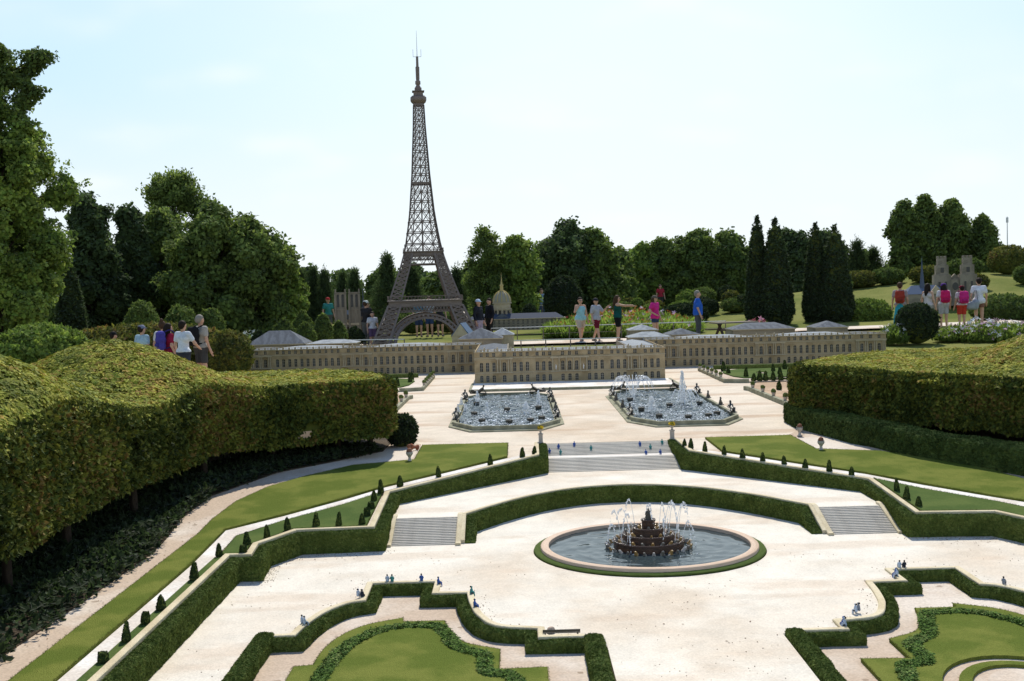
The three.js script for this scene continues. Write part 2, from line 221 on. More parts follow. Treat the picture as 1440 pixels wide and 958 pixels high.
function sweep(P, prof, yb, yt, step = 0.1, noise = 0, freq = 6, capEnds = true) {
  const offs = prof.map(q => miter(P, q[0])); const S = resample(P, step); const rows = S.map(([x, z, t], si) => { const i = Math.min(P.length - 2, Math.floor(t)), f = t - i; return prof.map((q, k) => { const A = offs[k][i], B = offs[k][i + 1], X = mix(A[0], B[0], f), Z = mix(A[1], B[1], f), b = yb(x, z), tt = yt(x, z); return [X, mix(b, tt, q[1]) + (q[2] || 0), Z]; }); });
  if (noise) for (const r of rows) for (const v of r) { const d = noise * fbm(v[0] * freq, v[1] * freq, v[2] * freq, 3) * 2; v[0] += d; v[1] += d * 0.6; v[2] += noise * fbm(v[2] * freq + 9, v[0] * freq, v[1] * freq, 3) * 2; }
  const pos = [], uv = []; let len = 0; const tri = (a, b, c, ua, ub, uc) => { pos.push(...a, ...b, ...c); uv.push(...ua, ...ub, ...uc); };
  for (let i = 0; i < rows.length - 1; i++) { const d = Math.hypot(rows[i + 1][0][0] - rows[i][0][0], rows[i + 1][0][2] - rows[i][0][2]); let h = 0; for (let k = 0; k < prof.length - 1; k++) { const a = rows[i][k], b = rows[i][k + 1], c = rows[i + 1][k + 1], e = rows[i + 1][k], dh = Math.hypot(b[0] - a[0], b[1] - a[1], b[2] - a[2]); tri(a, b, c, [len, h], [len, h + dh], [len + d, h + dh]); tri(a, c, e, [len, h], [len + d, h + dh], [len + d, h]); h += dh; } len += d; }
  if (capEnds) for (const r of [rows[0], rows[rows.length - 1]]) for (let k = 1; k < prof.length - 1; k++) tri(r[0], r[k], r[k + 1], [0, 0], [0.1, 0], [0.1, 0.1]);
  const g = new THREE.BufferGeometry(); g.setAttribute('position', new THREE.Float32BufferAttribute(pos, 3)); g.setAttribute('uv', new THREE.Float32BufferAttribute(uv, 2)); g.computeVertexNormals(); return g;
}
// closed box cross-section (d0..d1, chamfered top)
const boxProf = (d0, d1, c = 0.006) => [[d0, 0], [d0, 1, -c], [d0 + c, 1], [d1 - c, 1], [d1, 1, -c], [d1, 0]];
const hedgeProf = (d0, d1, r = 0.03) => { const o = [[d0, 0], [d0, 0.5], [d0, 1, -r]]; for (let k = 1; k <= 3; k++) { const a = k / 4 * Math.PI / 2; o.push([d0 + r * (1 - Math.cos(a)), 1, -r * (1 - Math.sin(a))]); } o.push([d0 + r, 1], [(d0 + d1) / 2, 1, 0.004], [d1 - r, 1]); for (let k = 3; k >= 1; k--) { const a = k / 4 * Math.PI / 2; o.push([d1 - r * (1 - Math.cos(a)), 1, -r * (1 - Math.sin(a))]); } o.push([d1, 1, -r], [d1, 0.66], [d1, 0.33], [d1, 0]); return o; };
function clippedHedge(name, label, P, d0, d1, yb, yt, seed, dens = 15000, group, size = 0.0125, tones = GREEN.box) {
  const t = thing(name, label, 'hedge', [0, 0, 0], 0, group); const g = sweep(P, hedgeProf(d0, d1), yb, yt, 0.04, 0.009, 6); mesh('hedge_body', g, M.hedgecore, t);
  let area = 0; { const p = g.attributes.position, a = new THREE.Vector3(), b = new THREE.Vector3(), c = new THREE.Vector3(); for (let i = 0; i < p.count; i += 3) { a.fromBufferAttribute(p, i); b.fromBufferAttribute(p, i + 1).sub(a); c.fromBufferAttribute(p, i + 2).sub(a); area += b.cross(c).length() / 2; } }
  const inY = q => q[1] > yb(q[0], q[2]) - 0.01; const pts = scatter(g, Math.round(area * dens), seed, inY); for (const q of pts) { const e = 0.5; if (q[4] < -0.3) { q[3] *= -1; q[4] *= -1; q[5] *= -1; } }
  cloud('clipped_leaves', G.tuft, M.tuft, t, outward(pts, P, (d0 + d1) / 2), size, tones, seed + 1, 0.75); return t;
}
function outward(pts, P, dc) { // point the normals away from the hedge's own middle line
  const C = resample(miter(P, dc), 0.1); for (const q of pts) { let best = 1e9, bx = 0, bz = 0; for (const c of C) { const d = (c[0] - q[0]) ** 2 + (c[1] - q[2]) ** 2; if (d < best) { best = d; bx = c[0]; bz = c[1]; } } if (Math.abs(q[4]) > 0.7) { if (q[4] < 0) { q[3] *= -1; q[4] *= -1; q[5] *= -1; } } else if ((q[0] - bx) * q[3] + (q[2] - bz) * q[5] < 0) { q[3] *= -1; q[4] *= -1; q[5] *= -1; } } return pts; }

for (const s of [1, -1]) {
  const side = s > 0 ? 'left' : 'right', P = s > 0 ? capL : mirror(capL), sg = s > 0 ? -1 : -1;      // travelling so that the court lies on the offset side
  const d = (a, b) => s > 0 ? [a, b] : [a, b];
  const wallLab = s > 0 ? 'stone coping and low retaining wall round the court beside the long topiary row' : 'stone coping and low retaining wall round the court below the lawn with two upright urns';
  const w = thing('retaining_wall', wallLab, 'wall');
  const inw = -1; // court side offset sign (found from the direction of travel)
  const c0 = inw < 0 ? -0.0 : 0; 
  mesh('coping', sweep(P, boxProf(-0.026, 0.036), (x, z) => tz(z) - 0.02, (x, z) => tz(z) + 0.030, 0.4), M.cap, w);
  mesh('wall', sweep(P, boxProf(-0.008, 0.030), () => -0.55, (x, z) => tz(z) - 0.02, 0.4), M.pedestal, w);
  clippedHedge('retaining_hedge', s > 0 ? 'clipped box hedge facing the retaining wall beneath the long topiary row' : 'clipped box hedge facing the retaining wall below the lawn with two upright urns', P, 0.036, 0.155, (x, z) => (z < -13.2 ? LV.M : LV.L) - 0.01, (x, z) => tz(z) + 0.004, 100 + s);
}
{ // inner curved hedge between the side stairs, returning down beside them
  const P = [[-1.985, -12.66], ...arcC, [1.985, -12.66]].reverse(); const top = (x, z) => mix(LV.L + 0.02, LV.M + 0.022, clamp((-12.62 - z) / 0.66));
  const w = thing('terrace_wall', 'curved stone coping and wall behind the round fountain', 'wall'); mesh('coping', sweep(P, boxProf(-0.026, 0.026), () => LV.L - 0.05, (x, z) => top(x, z) + 0.010, 0.2), M.cap, w);
  clippedHedge('curved_hedge', 'long curved clipped hedge arching behind the round fountain', P, 0.026, 0.14, () => LV.L - 0.01, (x, z) => top(x, z) - 0.012, 140);
}
// ---- lawns and paths of the upper terrace
const lawnL = [[-1.50, -17.66], [-1.50, -16.24], [-3.02, -14.56], [-3.48, -13.92], [-4.03, -13.20], [-4.56, -12.58], [-4.50, -11.0], [-4.48, -3.1], [-4.80, -3.1], [-4.81, -12.4], [-4.82, -13.05], [-4.75, -13.93], [-4.52, -14.70], [-4.16, -15.27], [-3.62, -15.92], [-2.80, -16.20], [-2.80, -17.68]];
const lawn2L = [[-3.02, -14.28], [-3.02, -12.60], [-3.82, -12.55], [-4.11, -11.88], [-4.09, -11.44], [-4.32, -11.44], [-4.37, -12.30], [-3.99, -12.94], [-3.44, -13.62]];
const stripL = [[-4.27, -11.30], [-4.27, -3.1], [-4.345, -3.1], [-4.345, -11.30]];
for (const s of [1, -1]) { const f = P => s > 0 ? P : mirror(P);
  struct('lawn', slab(f(lawnL), (x, z) => tz(z) + 0.026, 0.05), M.lawn); struct('lawn', slab(f(lawn2L), (x, z) => tz(z) + 0.016, 0.04), M.turf); struct('lawn', slab(f(stripL), (x, z) => tz(z) + 0.014, 0.04), M.turf);
  const kerb = [[-1.16, -16.42], [-1.18, -16.34], [-3.0, -14.34], [-3.40, -13.62], [-3.99, -12.92], [-4.37, -12.29], [-4.35, -11.4], [-4.36, -3.1], [-4.47, -3.1], [-4.49, -11.0], [-4.55, -12.57], [-4.03, -13.16], [-3.46, -13.88], [-3.02, -14.52], [-1.24, -16.46]];
  struct('footpath', slab(f(kerb), (x, z) => tz(z) + 0.008, 0.02), M.white);
  struct('footpath', slab(f([[-4.83, -3.1], [-4.83, -13.05], [-4.77, -13.96], [-4.53, -14.74], [-4.18, -15.31], [-3.63, -15.97], [-2.84, -16.22], [-2.84, -17.9], [-3.2, -18.6], [-4.0, -17.6], [-4.9, -16.4], [-5.5, -14.6], [-5.6, -3.1]]), (x, z) => tz(z) + 0.005, 0), M.path);
  struct('planting_bed', slab(f([[-5.25, -3.1], [-5.06, -9.8], [-5.04, -11.6], [-5.2, -13.2], [-5.15, -14.3], [-4.6, -15.6], [-3.9, -16.3], [-3.35, -17.2], [-3.3, -19.2], [-4.2, -21], [-6.3, -21], [-6.3, -3.1]]), (x, z) => tz(z) + 0.018, 0.03), M.soil);
}
// ---- parterres: coping, clipped hedge, lawn with an embroidery band
const parLawn = [[-3.10, -4.2], [-3.10, -8.76], [-2.96, -8.79], ...curve([[-2.96, -8.79], [-2.94, -9.18], [-2.85, -9.55], [-2.68, -9.83], [-2.39, -10.02]], 6).slice(1), [-2.37, -9.90], [-2.02, -9.90], ...curve([[-2.02, -9.90], [-1.96, -9.63], [-1.81, -9.26], [-1.53, -9.06]], 6).slice(1), [-1.53, -8.58], [-1.17, -8.60], [-1.17, -4.2]];
const band = curve([[-2.86, -8.2], [-2.84, -8.66], [-2.78, -9.15], [-2.68, -9.45], [-2.46, -9.72], [-2.1, -9.74], [-1.98, -9.5], [-1.86, -9.12], [-1.66, -8.92], [-1.62, -8.5], [-1.45, -8.42], [-1.36, -8.1]], 6);
for (const s of [1, -1]) {
  const f = P => s > 0 ? P : mirror(P), where = s > 0 ? 'in the parterre with the six statuettes on its coping' : 'in the parterre with the ring path';
  const w = thing('parterre_wall', s > 0 ? 'pale stone coping edging the parterre whose lawn has no ring path' : 'pale stone coping edging the parterre whose lawn holds a ring path', 'wall');
  const out = f(parCap); mesh('coping', sweep(out, boxProf(-0.04, 0.02), () => LV.P - 0.02, () => LV.L + 0.022, 0.1), M.cap, w);
  const inw = [0.02, 0.115];
  clippedHedge('parterre_hedge', s > 0 ? 'low stepped and curved box hedge lining the parterre without a ring path' : 'low stepped and curved box hedge lining the parterre that holds a ring path', out, ...inw, () => LV.P - 0.01, () => LV.L + 0.004, 160 + s, 18000);
  for (const [x0, z0, nm] of [[-0.79, -9.1, 'facing the open court'], [-3.44, -9.36, 'on the outer flank']]) { const Q = [[s * x0, z0 + 0.02], [s * x0 , -4.2]]; clippedHedge('end_hedge', `straight low box hedge ${nm} of the parterre ${s > 0 ? 'without' : 'with'} a ring path`, Q, -0.072, 0.072, () => LV.P - 0.01, () => LV.L + 0.035, 170 + s + x0 | 0, 18000); }
  const ring = s < 0 ? [Array.from({ length: 40 }, (_, i) => { const a = i / 40 * 6.2832; return [2.16 + 0.62 * Math.cos(a), -7.75 + 0.84 * Math.sin(a)]; })] : [];
  const lw = struct('lawn', slab(f(parLawn), () => LV.P + 0.028, 0.04, ring, false), M.lawn);
  if (s < 0) { const e = (k) => Array.from({ length: 40 }, (_, i) => { const a = i / 40 * 6.2832; return [2.16 + (0.62 - k) * Math.cos(a), -7.75 + (0.84 - k) * Math.sin(a)]; }); struct('lawn', slab(e(0.11), () => LV.P + 0.024, 0.04, [e(0.2)], false), M.lawn); struct('parterre_path', slab(e(0.3), () => LV.P + 0.02, 0.04, [], false), M.path); }
  // short blades standing along the lawn and the leafy band
  const R = rng(900 + s);
  const bp = []; const B = f(band); for (let i = 0; i < 5200; i++) { const k = Math.floor(R() * (B.length - 1)), t = R(), a = R() * 6.28, r = 0.062 * Math.sqrt(R()); bp.push([mix(B[k][0], B[k + 1][0], t) + r * Math.cos(a), LV.P + 0.028 + 0.014 * R(), mix(B[k][1], B[k + 1][1], t) + r * Math.sin(a), 0, 1, 0]); }
  const bd = cloud('ground_cover', G.flat, M.tuft, scene, bp, 0.024, [[0.085, 0.15, 0.028], [0.11, 0.18, 0.035], [0.07, 0.125, 0.03], [0.13, 0.17, 0.05]], 920 + s, 0.6); bd.name = numbered('ground_cover'); tag(bd, `leafy darker green band curling across the lawn ${where}`, 'ground cover');
}
// ---- flights of steps, each step its own stone
function flight(t, x0, x1, zTop, zBot, yTop, yBot, n) { const run = (zBot - zTop) / n, rise = (yTop - yBot) / n, w = x1 - x0; const g = new THREE.BoxGeometry(w, 0.06, run + 0.012); const R = rng(Math.round(zTop * 77 + x0 * 13)); for (let i = 0; i < n; i++) { const m = mesh('step', g, M.step, t); m.position.set((x0 + x1) / 2 + (R() - 0.5) * 0.004, yTop - rise * (i + 0.5) - 0.03 + rise * 0.5 - 0.0005 * i % 2 + (R() - 0.5) * 0.002, zTop + run * (i + 0.5)); } }
{ const t = thing('central_stairs', 'wide grey stone stairs in two flights up to the twin basins', 'stairs');
  flight(t, -0.93, 0.93, -17.62, -17.08, -0.006, -0.118, 10); mesh('landing', box(1.86, 0.05, 0.22, 0, -0.118 - 0.025 + 0.003, -16.98), M.white, t); flight(t, -0.93, 0.93, -16.87, -16.30, -0.120, -0.228, 10);
  for (const s of [-1, 1]) mesh('stringer', sweep([[s * 0.955, -17.64], [s * 0.955, -17.08], [s * 0.955, -16.87], [s * 0.955, -16.26]], boxProf(-0.022, 0.022), () => -0.3, (x, z) => z < -17.08 ? mix(0.012, -0.1, (z + 17.64) / 0.56) : z < -16.87 ? -0.1 : mix(-0.1, -0.215, (z + 16.87) / 0.61), 0.3), M.cap, t); }
for (const s of [-1, 1]) { const t = thing('side_stairs', s < 0 ? 'grey flight of narrow steps down to the court on the long topiary row\'s side' : 'grey flight of narrow steps down to the court by the two upright urns', 'stairs');
  const a = s < 0 ? -2.76 : 2.06, b = s < 0 ? -2.06 : 2.76; flight(t, a, b, -13.26, -12.62, LV.M + 0.003, LV.L + 0.008, 17);
  for (const x of [a - 0.03, b + 0.03]) mesh('stringer', sweep([[x, -13.36], [x, -13.26], [x, -12.62], [x, -12.56]], boxProf(-0.03, 0.03), () => LV.L - 0.05, (x2, z) => z <= -13.25 ? LV.M + 0.03 : z >= -12.62 ? LV.L + 0.03 : mix(LV.M + 0.03, LV.L + 0.03, (z + 13.26) / 0.64), 0.3), M.cap, t); }

// ---- clipped cones of yew along the coping
const coneGeos = [0, 1, 2].map(k => { const g = lathe([[0.0, 0], [0.062, 0.003], [0.066, 0.03], [0.058, 0.085], [0.043, 0.145], [0.024, 0.195 + 0.02 * k], [0.0, 0.215 + 0.02 * k]], 14); return jitter(g, 0.007, 18, k * 5); });
const stubGeos = [0, 1].map(k => jitter(lathe([[0, 0], [0.06, 0.002], [0.063, 0.03], [0.058, 0.1], [0.048, 0.135], [0.0, 0.145 - 0.01 * k]], 14), 0.008, 18, 40 + k * 5));
function yewCone(x, z, label, kind, seed, group, y = tz(z) + 0.012, sc = 0.6) { const t = thing('topiary', label, 'topiary', [x, y, z], seed * 1.3, group); const g = kind === 'stub' ? stubGeos[seed % 2] : coneGeos[seed % 3]; mesh('clipped_body', g, M.core, t); const pts = scatter(g, 420, 300 + seed); for (const q of pts) if (q[0] * q[3] + q[2] * q[5] < 0) { q[3] *= -1; q[4] *= -1; q[5] *= -1; } cloud('needles', G.tuft, M.tuft, t, pts, 0.018, GREEN.yew, 310 + seed, 0.6); { const v = (seed * 37) % 10 / 10, u = (seed * 53) % 7 / 7; t.scale.set(sc * (0.80 + 0.22 * v), sc * (0.88 + 0.3 * u), sc * (0.80 + 0.2 * v)); t.rotation.z = (v - 0.5) * 0.12; } return t; }
const Lc = [[-1.12, -16.46, 1], [-1.29, -16.16, 0], [-1.73, -15.74, 0], [-2.39, -15.05, 0], [-2.84, -14.54, 0], [-3.04, -14.16, 0], [-3.08, -13.78, 0], [-3.07, -13.40, 2], [-3.07, -13.05, 2], [-3.08, -12.68, 0], [-3.33, -12.64, 0], [-3.58, -12.66, 0], [-3.86, -12.48, 0], [-4.01, -12.15, 0], [-4.15, -11.84, 0], [-4.09, -11.42, 2], [-4.31, -11.34, 0], [-4.30, -10.4, 0], [-4.30, -9.42, 0], [-4.30, -9.02, 2], [-4.30, -8.56, 0], [-4.30, -8.08, 2]];
Lc.forEach(([x, z, k], i) => yewCone(x, z, z > -11 ? 'dark clipped yew standing on the narrow turf strip along the straight coping' : k === 2 ? 'short round-headed yew behind the coping beside the steps' : 'dark clipped yew cone behind the coping of the long topiary row', k === 2 ? 'stub' : 'cone', i, z > -11 ? 'yews along the straight coping' : k === 2 ? 'short yews by the steps' : 'cones of the long topiary row'));
[[1.06, -16.78], [1.12, -16.58], [1.27, -16.26], [1.48, -15.94], [1.68, -15.66], [1.90, -15.42], [2.13, -15.18], [2.34, -14.92], [2.58, -14.66], [2.79, -14.42], [3.07, -13.56], [3.05, -13.16], [3.07, -12.82]].forEach(([x, z], i) => yewCone(x, z, z > -14 ? 'dark yew cone on the turf triangle by the corner of the coping' : 'dark yew cone in the row below the lawn with two upright urns', 'cone', 30 + i, z > -14 ? 'cones on the turf triangle' : 'cones below the lawn with two upright urns', undefined, 0.58));

// ================================================================ SOLID FIGURES FROM BONES (smooth union of tapered capsules, meshed on a grid)
function nets(f, mn, mx, cell) {
  const nx = Math.ceil((mx[0] - mn[0]) / cell) + 1, ny = Math.ceil((mx[1] - mn[1]) / cell) + 1, nz = Math.ceil((mx[2] - mn[2]) / cell) + 1, v = new Float32Array(nx * ny * nz), id = (i, j, k) => (k * ny + j) * nx + i;
  for (let k = 0; k < nz; k++) for (let j = 0; j < ny; j++) for (let i = 0; i < nx; i++) v[id(i, j, k)] = f(mn[0] + i * cell, mn[1] + j * cell, mn[2] + k * cell);
  const vid = new Int32Array(nx * ny * nz).fill(-1), P = [], idx = []; const cor = []; for (let c = 0; c < 8; c++) cor.push([c & 1, (c >> 1) & 1, c >> 2]); const ed = []; for (let a = 0; a < 8; a++) for (let b = a + 1; b < 8; b++) { const x = a ^ b; if (x === 1 || x === 2 || x === 4) ed.push([a, b]); }
  for (let k = 0; k < nz - 1; k++) for (let j = 0; j < ny - 1; j++) for (let i = 0; i < nx - 1; i++) { let m = 0; const w = cor.map((c, n) => { const q = v[id(i + c[0], j + c[1], k + c[2])]; if (q < 0) m |= 1 << n; return q; }); if (!m || m === 255) continue; let x = 0, y = 0, z = 0, n = 0; for (const [a, b] of ed) if ((w[a] < 0) !== (w[b] < 0)) { const t = w[a] / (w[a] - w[b]); x += mix(cor[a][0], cor[b][0], t); y += mix(cor[a][1], cor[b][1], t); z += mix(cor[a][2], cor[b][2], t); n++; } vid[id(i, j, k)] = P.length / 3; P.push(mn[0] + (i + x / n) * cell, mn[1] + (j + y / n) * cell, mn[2] + (k + z / n) * cell); }
  const quad = (a, b, c, d, flip) => { if (a < 0 || b < 0 || c < 0 || d < 0) return; if (flip) idx.push(a, c, b, a, d, c); else idx.push(a, b, c, a, c, d); };
  for (let k = 1; k < nz - 1; k++) for (let j = 1; j < ny - 1; j++) for (let i = 1; i < nx - 1; i++) { const s = v[id(i, j, k)] < 0; if (s !== (v[id(i + 1, j, k)] < 0)) quad(vid[id(i, j - 1, k - 1)], vid[id(i, j, k - 1)], vid[id(i, j, k)], vid[id(i, j - 1, k)], !s); if (s !== (v[id(i, j + 1, k)] < 0)) quad(vid[id(i - 1, j, k - 1)], vid[id(i - 1, j, k)], vid[id(i, j, k)], vid[id(i, j, k - 1)], !s); if (s !== (v[id(i, j, k + 1)] < 0)) quad(vid[id(i - 1, j - 1, k)], vid[id(i, j - 1, k)], vid[id(i, j, k)], vid[id(i - 1, j, k)], !s); }
  const g = new THREE.BufferGeometry(); g.setAttribute('position', new THREE.Float32BufferAttribute(P, 3)); g.setIndex(idx); g.computeVertexNormals(); const uv = []; for (let i = 0; i < P.length; i += 3) uv.push(P[i] + P[i + 2], P[i + 1]); g.setAttribute('uv', new THREE.Float32BufferAttribute(uv, 2)); return g;
}
function bonesField(B, k = 0.03, grow = 0) { const n = B.length, D = B.map(b => { const [a, c, ra, rb] = b, d = [c[0] - a[0], c[1] - a[1], c[2] - a[2]], L = d[0] * d[0] + d[1] * d[1] + d[2] * d[2] || 1e-9; return [a, d, L, ra + grow, rb + grow]; }); return (x, y, z) => { let r = 9; for (let i = 0; i < n; i++) { const [a, d, L, ra, rb] = D[i], px = x - a[0], py = y - a[1], pz = z - a[2]; let t = (px * d[0] + py * d[1] + pz * d[2]) / L; t = t < 0 ? 0 : t > 1 ? 1 : t; const qx = px - d[0] * t, qy = py - d[1] * t, qz = pz - d[2] * t, e = Math.sqrt(qx * qx + qy * qy + qz * qz) - (ra + (rb - ra) * t); const h = k - Math.abs(r - e); r = Math.min(r, e) - (h > 0 ? h * h / (4 * k) : 0); } return r; }; }
function bonesBox(B, pad) { const mn = [9, 9, 9], mx = [-9, -9, -9]; for (const [a, c, ra, rb] of B) for (let i = 0; i < 3; i++) { mn[i] = Math.min(mn[i], a[i] - ra, c[i] - rb); mx[i] = Math.max(mx[i], a[i] + ra, c[i] + rb); } return [mn.map(v => v - pad), mx.map(v => v + pad)]; }
function bonesMesh(B, cell, k, grow = 0, cut) { const f = bonesField(B, k, grow), [mn, mx] = bonesBox(B, grow + cell * 3); return nets(cut ? (x, y, z) => Math.max(f(x, y, z), cut(x, y, z)) : f, mn, mx, cell); }

// ================================================================ THE TALL CLIPPED BOSQUET HEDGES
function bosquet(label, poly, yBot, hTop, area, dens, tones, seed, face, trunks) {
  const t = thing('bosquet_hedge', label, 'hedge'); const pos = [], st = 0.16, xs = poly.map(p => p[0]), zs = poly.map(p => p[1]), x0 = Math.min(...xs), x1 = Math.max(...xs), z0 = Math.min(...zs), z1 = Math.max(...zs);
  const edge = (x, z) => { let b = 9; for (let i = 0; i < poly.length; i++) { const a = poly[i], c = poly[(i + 1) % poly.length], dx = c[0] - a[0], dz = c[1] - a[1]; let k = ((x - a[0]) * dx + (z - a[1]) * dz) / (dx * dx + dz * dz); k = clamp(k); b = Math.min(b, Math.hypot(x - a[0] - dx * k, z - a[1] - dz * k)); } return b; };
  const top = (x, z) => hTop(x, z) - 0.09 * (1 - smooth(0, 0.16, edge(x, z))) + 0.025 * fbm(x * 3, 2, z * 3, 3);
  for (let x = x0; x < x1; x += st) for (let z = z0; z < z1; z += st) { if (!inside(poly, x + st / 2, z + st / 2) || edge(x + st / 2, z + st / 2) < 0.1) continue; const v = (a, b) => [a, top(a, b) - 0.05, b]; pos.push(...v(x, z), ...v(x, z + st), ...v(x + st, z), ...v(x + st, z), ...v(x, z + st), ...v(x + st, z + st)); }
  const g = new THREE.BufferGeometry(); g.setAttribute('position', new THREE.Float32BufferAttribute(pos, 3)); g.computeVertexNormals(); mesh('crown_core', g, M.core, t);
  const loop = [...poly, poly[0]]; const ins = (() => { const A = miter(loop, 0.12), hit = A.filter(([x, z]) => inside(poly, x, z)).length; return hit > loop.length / 2 ? A : miter(loop, -0.12); })(); mesh('face_core', sweep(ins, [[0, 0], [0, 0.5], [0, 1]], () => yBot + 0.1, (x, z) => hTop(x, z) - 0.12, 0.3, 0.02, 3, false), M.core, t);
  const R = rng(seed), pts = []; let tries = 0; const n = area * dens; while (pts.length < n && tries++ < n * 4) { const x = mix(x0, x1, R()), z = mix(z0, z1, R()); if (!inside(poly, x, z)) continue; const e = 0.05, nx = (top(x - e, z) - top(x + e, z)) / (2 * e), nz = (top(x, z - e) - top(x, z + e)) / (2 * e), L = Math.hypot(nx, 1, nz); pts.push([x, top(x, z) + (R() - 0.7) * 0.05, z, nx / L, 1 / L, nz / L]); }
  cloud('top_leaves', G.flat, M.hedgeleaf, t, pts.filter(p => fbm(p[0] * 2.6, 4.4, p[2] * 2.6, 3) > -0.30 + 0.1 * R()), 0.058, tones.slice(1).map(c => [c[0] * 1.7, c[1] * 1.72, c[2] * 1.3]), seed + 1, 0.38);  // tones raised so the top looks sunlit; the sunlight is in the leaf colour
  const fp = [], F = resample(face, 0.05); let flen = 0; for (let i = 1; i < F.length; i++) flen += Math.hypot(F[i][0] - F[i - 1][0], F[i][1] - F[i - 1][1]);
  for (let i = 0; i < flen * 5200; i++) { const k = Math.floor(R() * (F.length - 1)), a = F[k], b = F[k + 1], u = R(), x = mix(a[0], b[0], u), z = mix(a[1], b[1], u), dx = b[0] - a[0], dz = b[1] - a[1], L = Math.hypot(dx, dz) || 1, nx = -dz / L, nz = dx / L; const low = yBot + 0.10 * fbm(x * 1.7, 5, z * 1.7, 3) - 0.05 * R(), hi = hTop(x, z) - 0.02, y = mix(low, hi, R()), bulge = 0.05 * fbm(x * 2, y * 2, z * 2, 3) * 2 - 0.09 * (1 - smooth(0, 0.14, hi - y)) ** 2, o = bulge + (R() - 0.75) * 0.09; if (fbm(x * 2.4 + 7, y * 3.2, z * 2.4, 3) < -0.27 + 0.12 * (R() - 0.5)) continue; fp.push([x + nx * o, y, z + nz * o, nx, 0.25, nz]); }
  cloud('face_leaves', G.sprig, M.hedgeleaf, t, fp, 0.056, [tones[0].map(v => v * 0.7), tones[0], tones[1], tones[2], tones[3], tones[5]], seed + 2, 0.7);  // darker mix of tones: shade of the hedge face painted into its leaves
  for (const [x, z] of trunks) { const h = yBot + 0.35; mesh('trunk', jitter(cyl(0.05, 0.038, h + 0.25, x, tz(z) - 0.05, z, 8), 0.012, 6, x), M.bark, t); }
  return t;
}
const bump = (x, z, cx, cz, h, sx, sz) => { const r = Math.sqrt(((x - cx) / sx) ** 2 + ((z - cz) / sz) ** 2); return h * (1 - smooth(0, 2.3, r)); };
{ const face = [[-5.45, -6], [-5.45, -9.2], [-5.55, -11], [-5.5, -13], [-5.22, -14.9], [-4.75, -15.6], [-4.3, -16.0], [-3.7, -16.3], [-3.2, -16.55], [-3.16, -17.1], [-3.32, -17.9], [-4.1, -19.2]];
  const poly = [...face, [-5.0, -19.5], [-8.2, -19.3], [-9.6, -17], [-9.6, -6]];
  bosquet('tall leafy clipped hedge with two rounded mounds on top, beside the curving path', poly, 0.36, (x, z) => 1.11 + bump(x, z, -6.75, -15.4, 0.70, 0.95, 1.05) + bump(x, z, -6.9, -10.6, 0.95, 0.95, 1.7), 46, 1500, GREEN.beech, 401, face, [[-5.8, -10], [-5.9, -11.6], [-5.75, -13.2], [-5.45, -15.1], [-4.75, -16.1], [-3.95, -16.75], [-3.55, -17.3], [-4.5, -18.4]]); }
{ const face = [[3.45, -19.9], [3.2, -19.2], [3.2, -18.7], [3.77, -17.9], [4.15, -16.7], [4.81, -15.9], [5.25, -15.1], [6.1, -13.2], [6.8, -11]];
  const poly = [...face, [10.5, -11], [10.5, -22.3], [5.85, -22.3], [4.64, -21.4]];
  bosquet('tall leafy clipped hedge with one mound rising behind, above a lower hedge coloured as shaded', poly, 0.33, (x, z) => 1.0 + bump(x, z, 7.7, -17.4, 0.75, 1.25, 1.4), 52, 1400, GREEN.beech, 421, face, [[3.7, -19.1], [4.0, -18.3], [4.5, -17.0], [5.1, -16.2], [5.6, -15.2], [6.3, -13.5]]);
  clippedHedge('low_hedge', 'low hedge with shade painted into its leaves under the single-mound bosquet', [[3.14, -19.5], [3.12, -18.65], [3.46, -16.65], [3.95, -15.5], [4.78, -14.3], [5.7, -12.6], [6.3, -11]].reverse(), -0.45, 0.0, () => -0.2, (x, z) => tz(z) + 0.31 + 0.03 * fbm(x * 2, 0, z * 2), 431, 3500, undefined, 0.03, [[0.045, 0.07, 0.02], [0.06, 0.09, 0.026], [0.08, 0.11, 0.03]]); }  // dark tones paint in shade from the crowns; box hedges elsewhere are lighter
{ // shade plants under the crowns
  const R = rng(441); for (const s of [1, -1]) { const pts = [], line = s > 0 ? [[-5.28, -6.5], [-5.24, -9.8], [-5.22, -11.6], [-5.4, -13.2], [-5.32, -14.4], [-4.75, -15.7], [-4.05, -16.4], [-3.55, -17.2]] : [[3.4, -18.9], [3.75, -16.9], [4.25, -15.7], [5.1, -14.5], [6.4, -12]]; for (let i = 0; i < 13000; i++) { const k = Math.floor(R() * (line.length - 1)), u = R(), o = (Math.pow(R(), 0.8) * 1.35 - 0.24) * s, x = mix(line[k][0], line[k + 1][0], u) - o, z = mix(line[k][1], line[k + 1][1], u); pts.push([x, tz(z) + 0.02 + 0.16 * R() * (0.6 + fbm(x, 0, z)), z, 0, 1, 0]); } const c = cloud('ground_cover', G.sprig, M.leaf, scene, pts, 0.07, [[0.025, 0.045, 0.014], [0.04, 0.065, 0.02], [0.02, 0.035, 0.012]], 445 + s, 0.7); c.name = numbered('ground_cover'); tag(c, s > 0 ? 'ivy and shade plants under the two-mound bosquet hedge' : 'ivy and shade plants under the single-mound bosquet hedge', 'ground cover'); } }
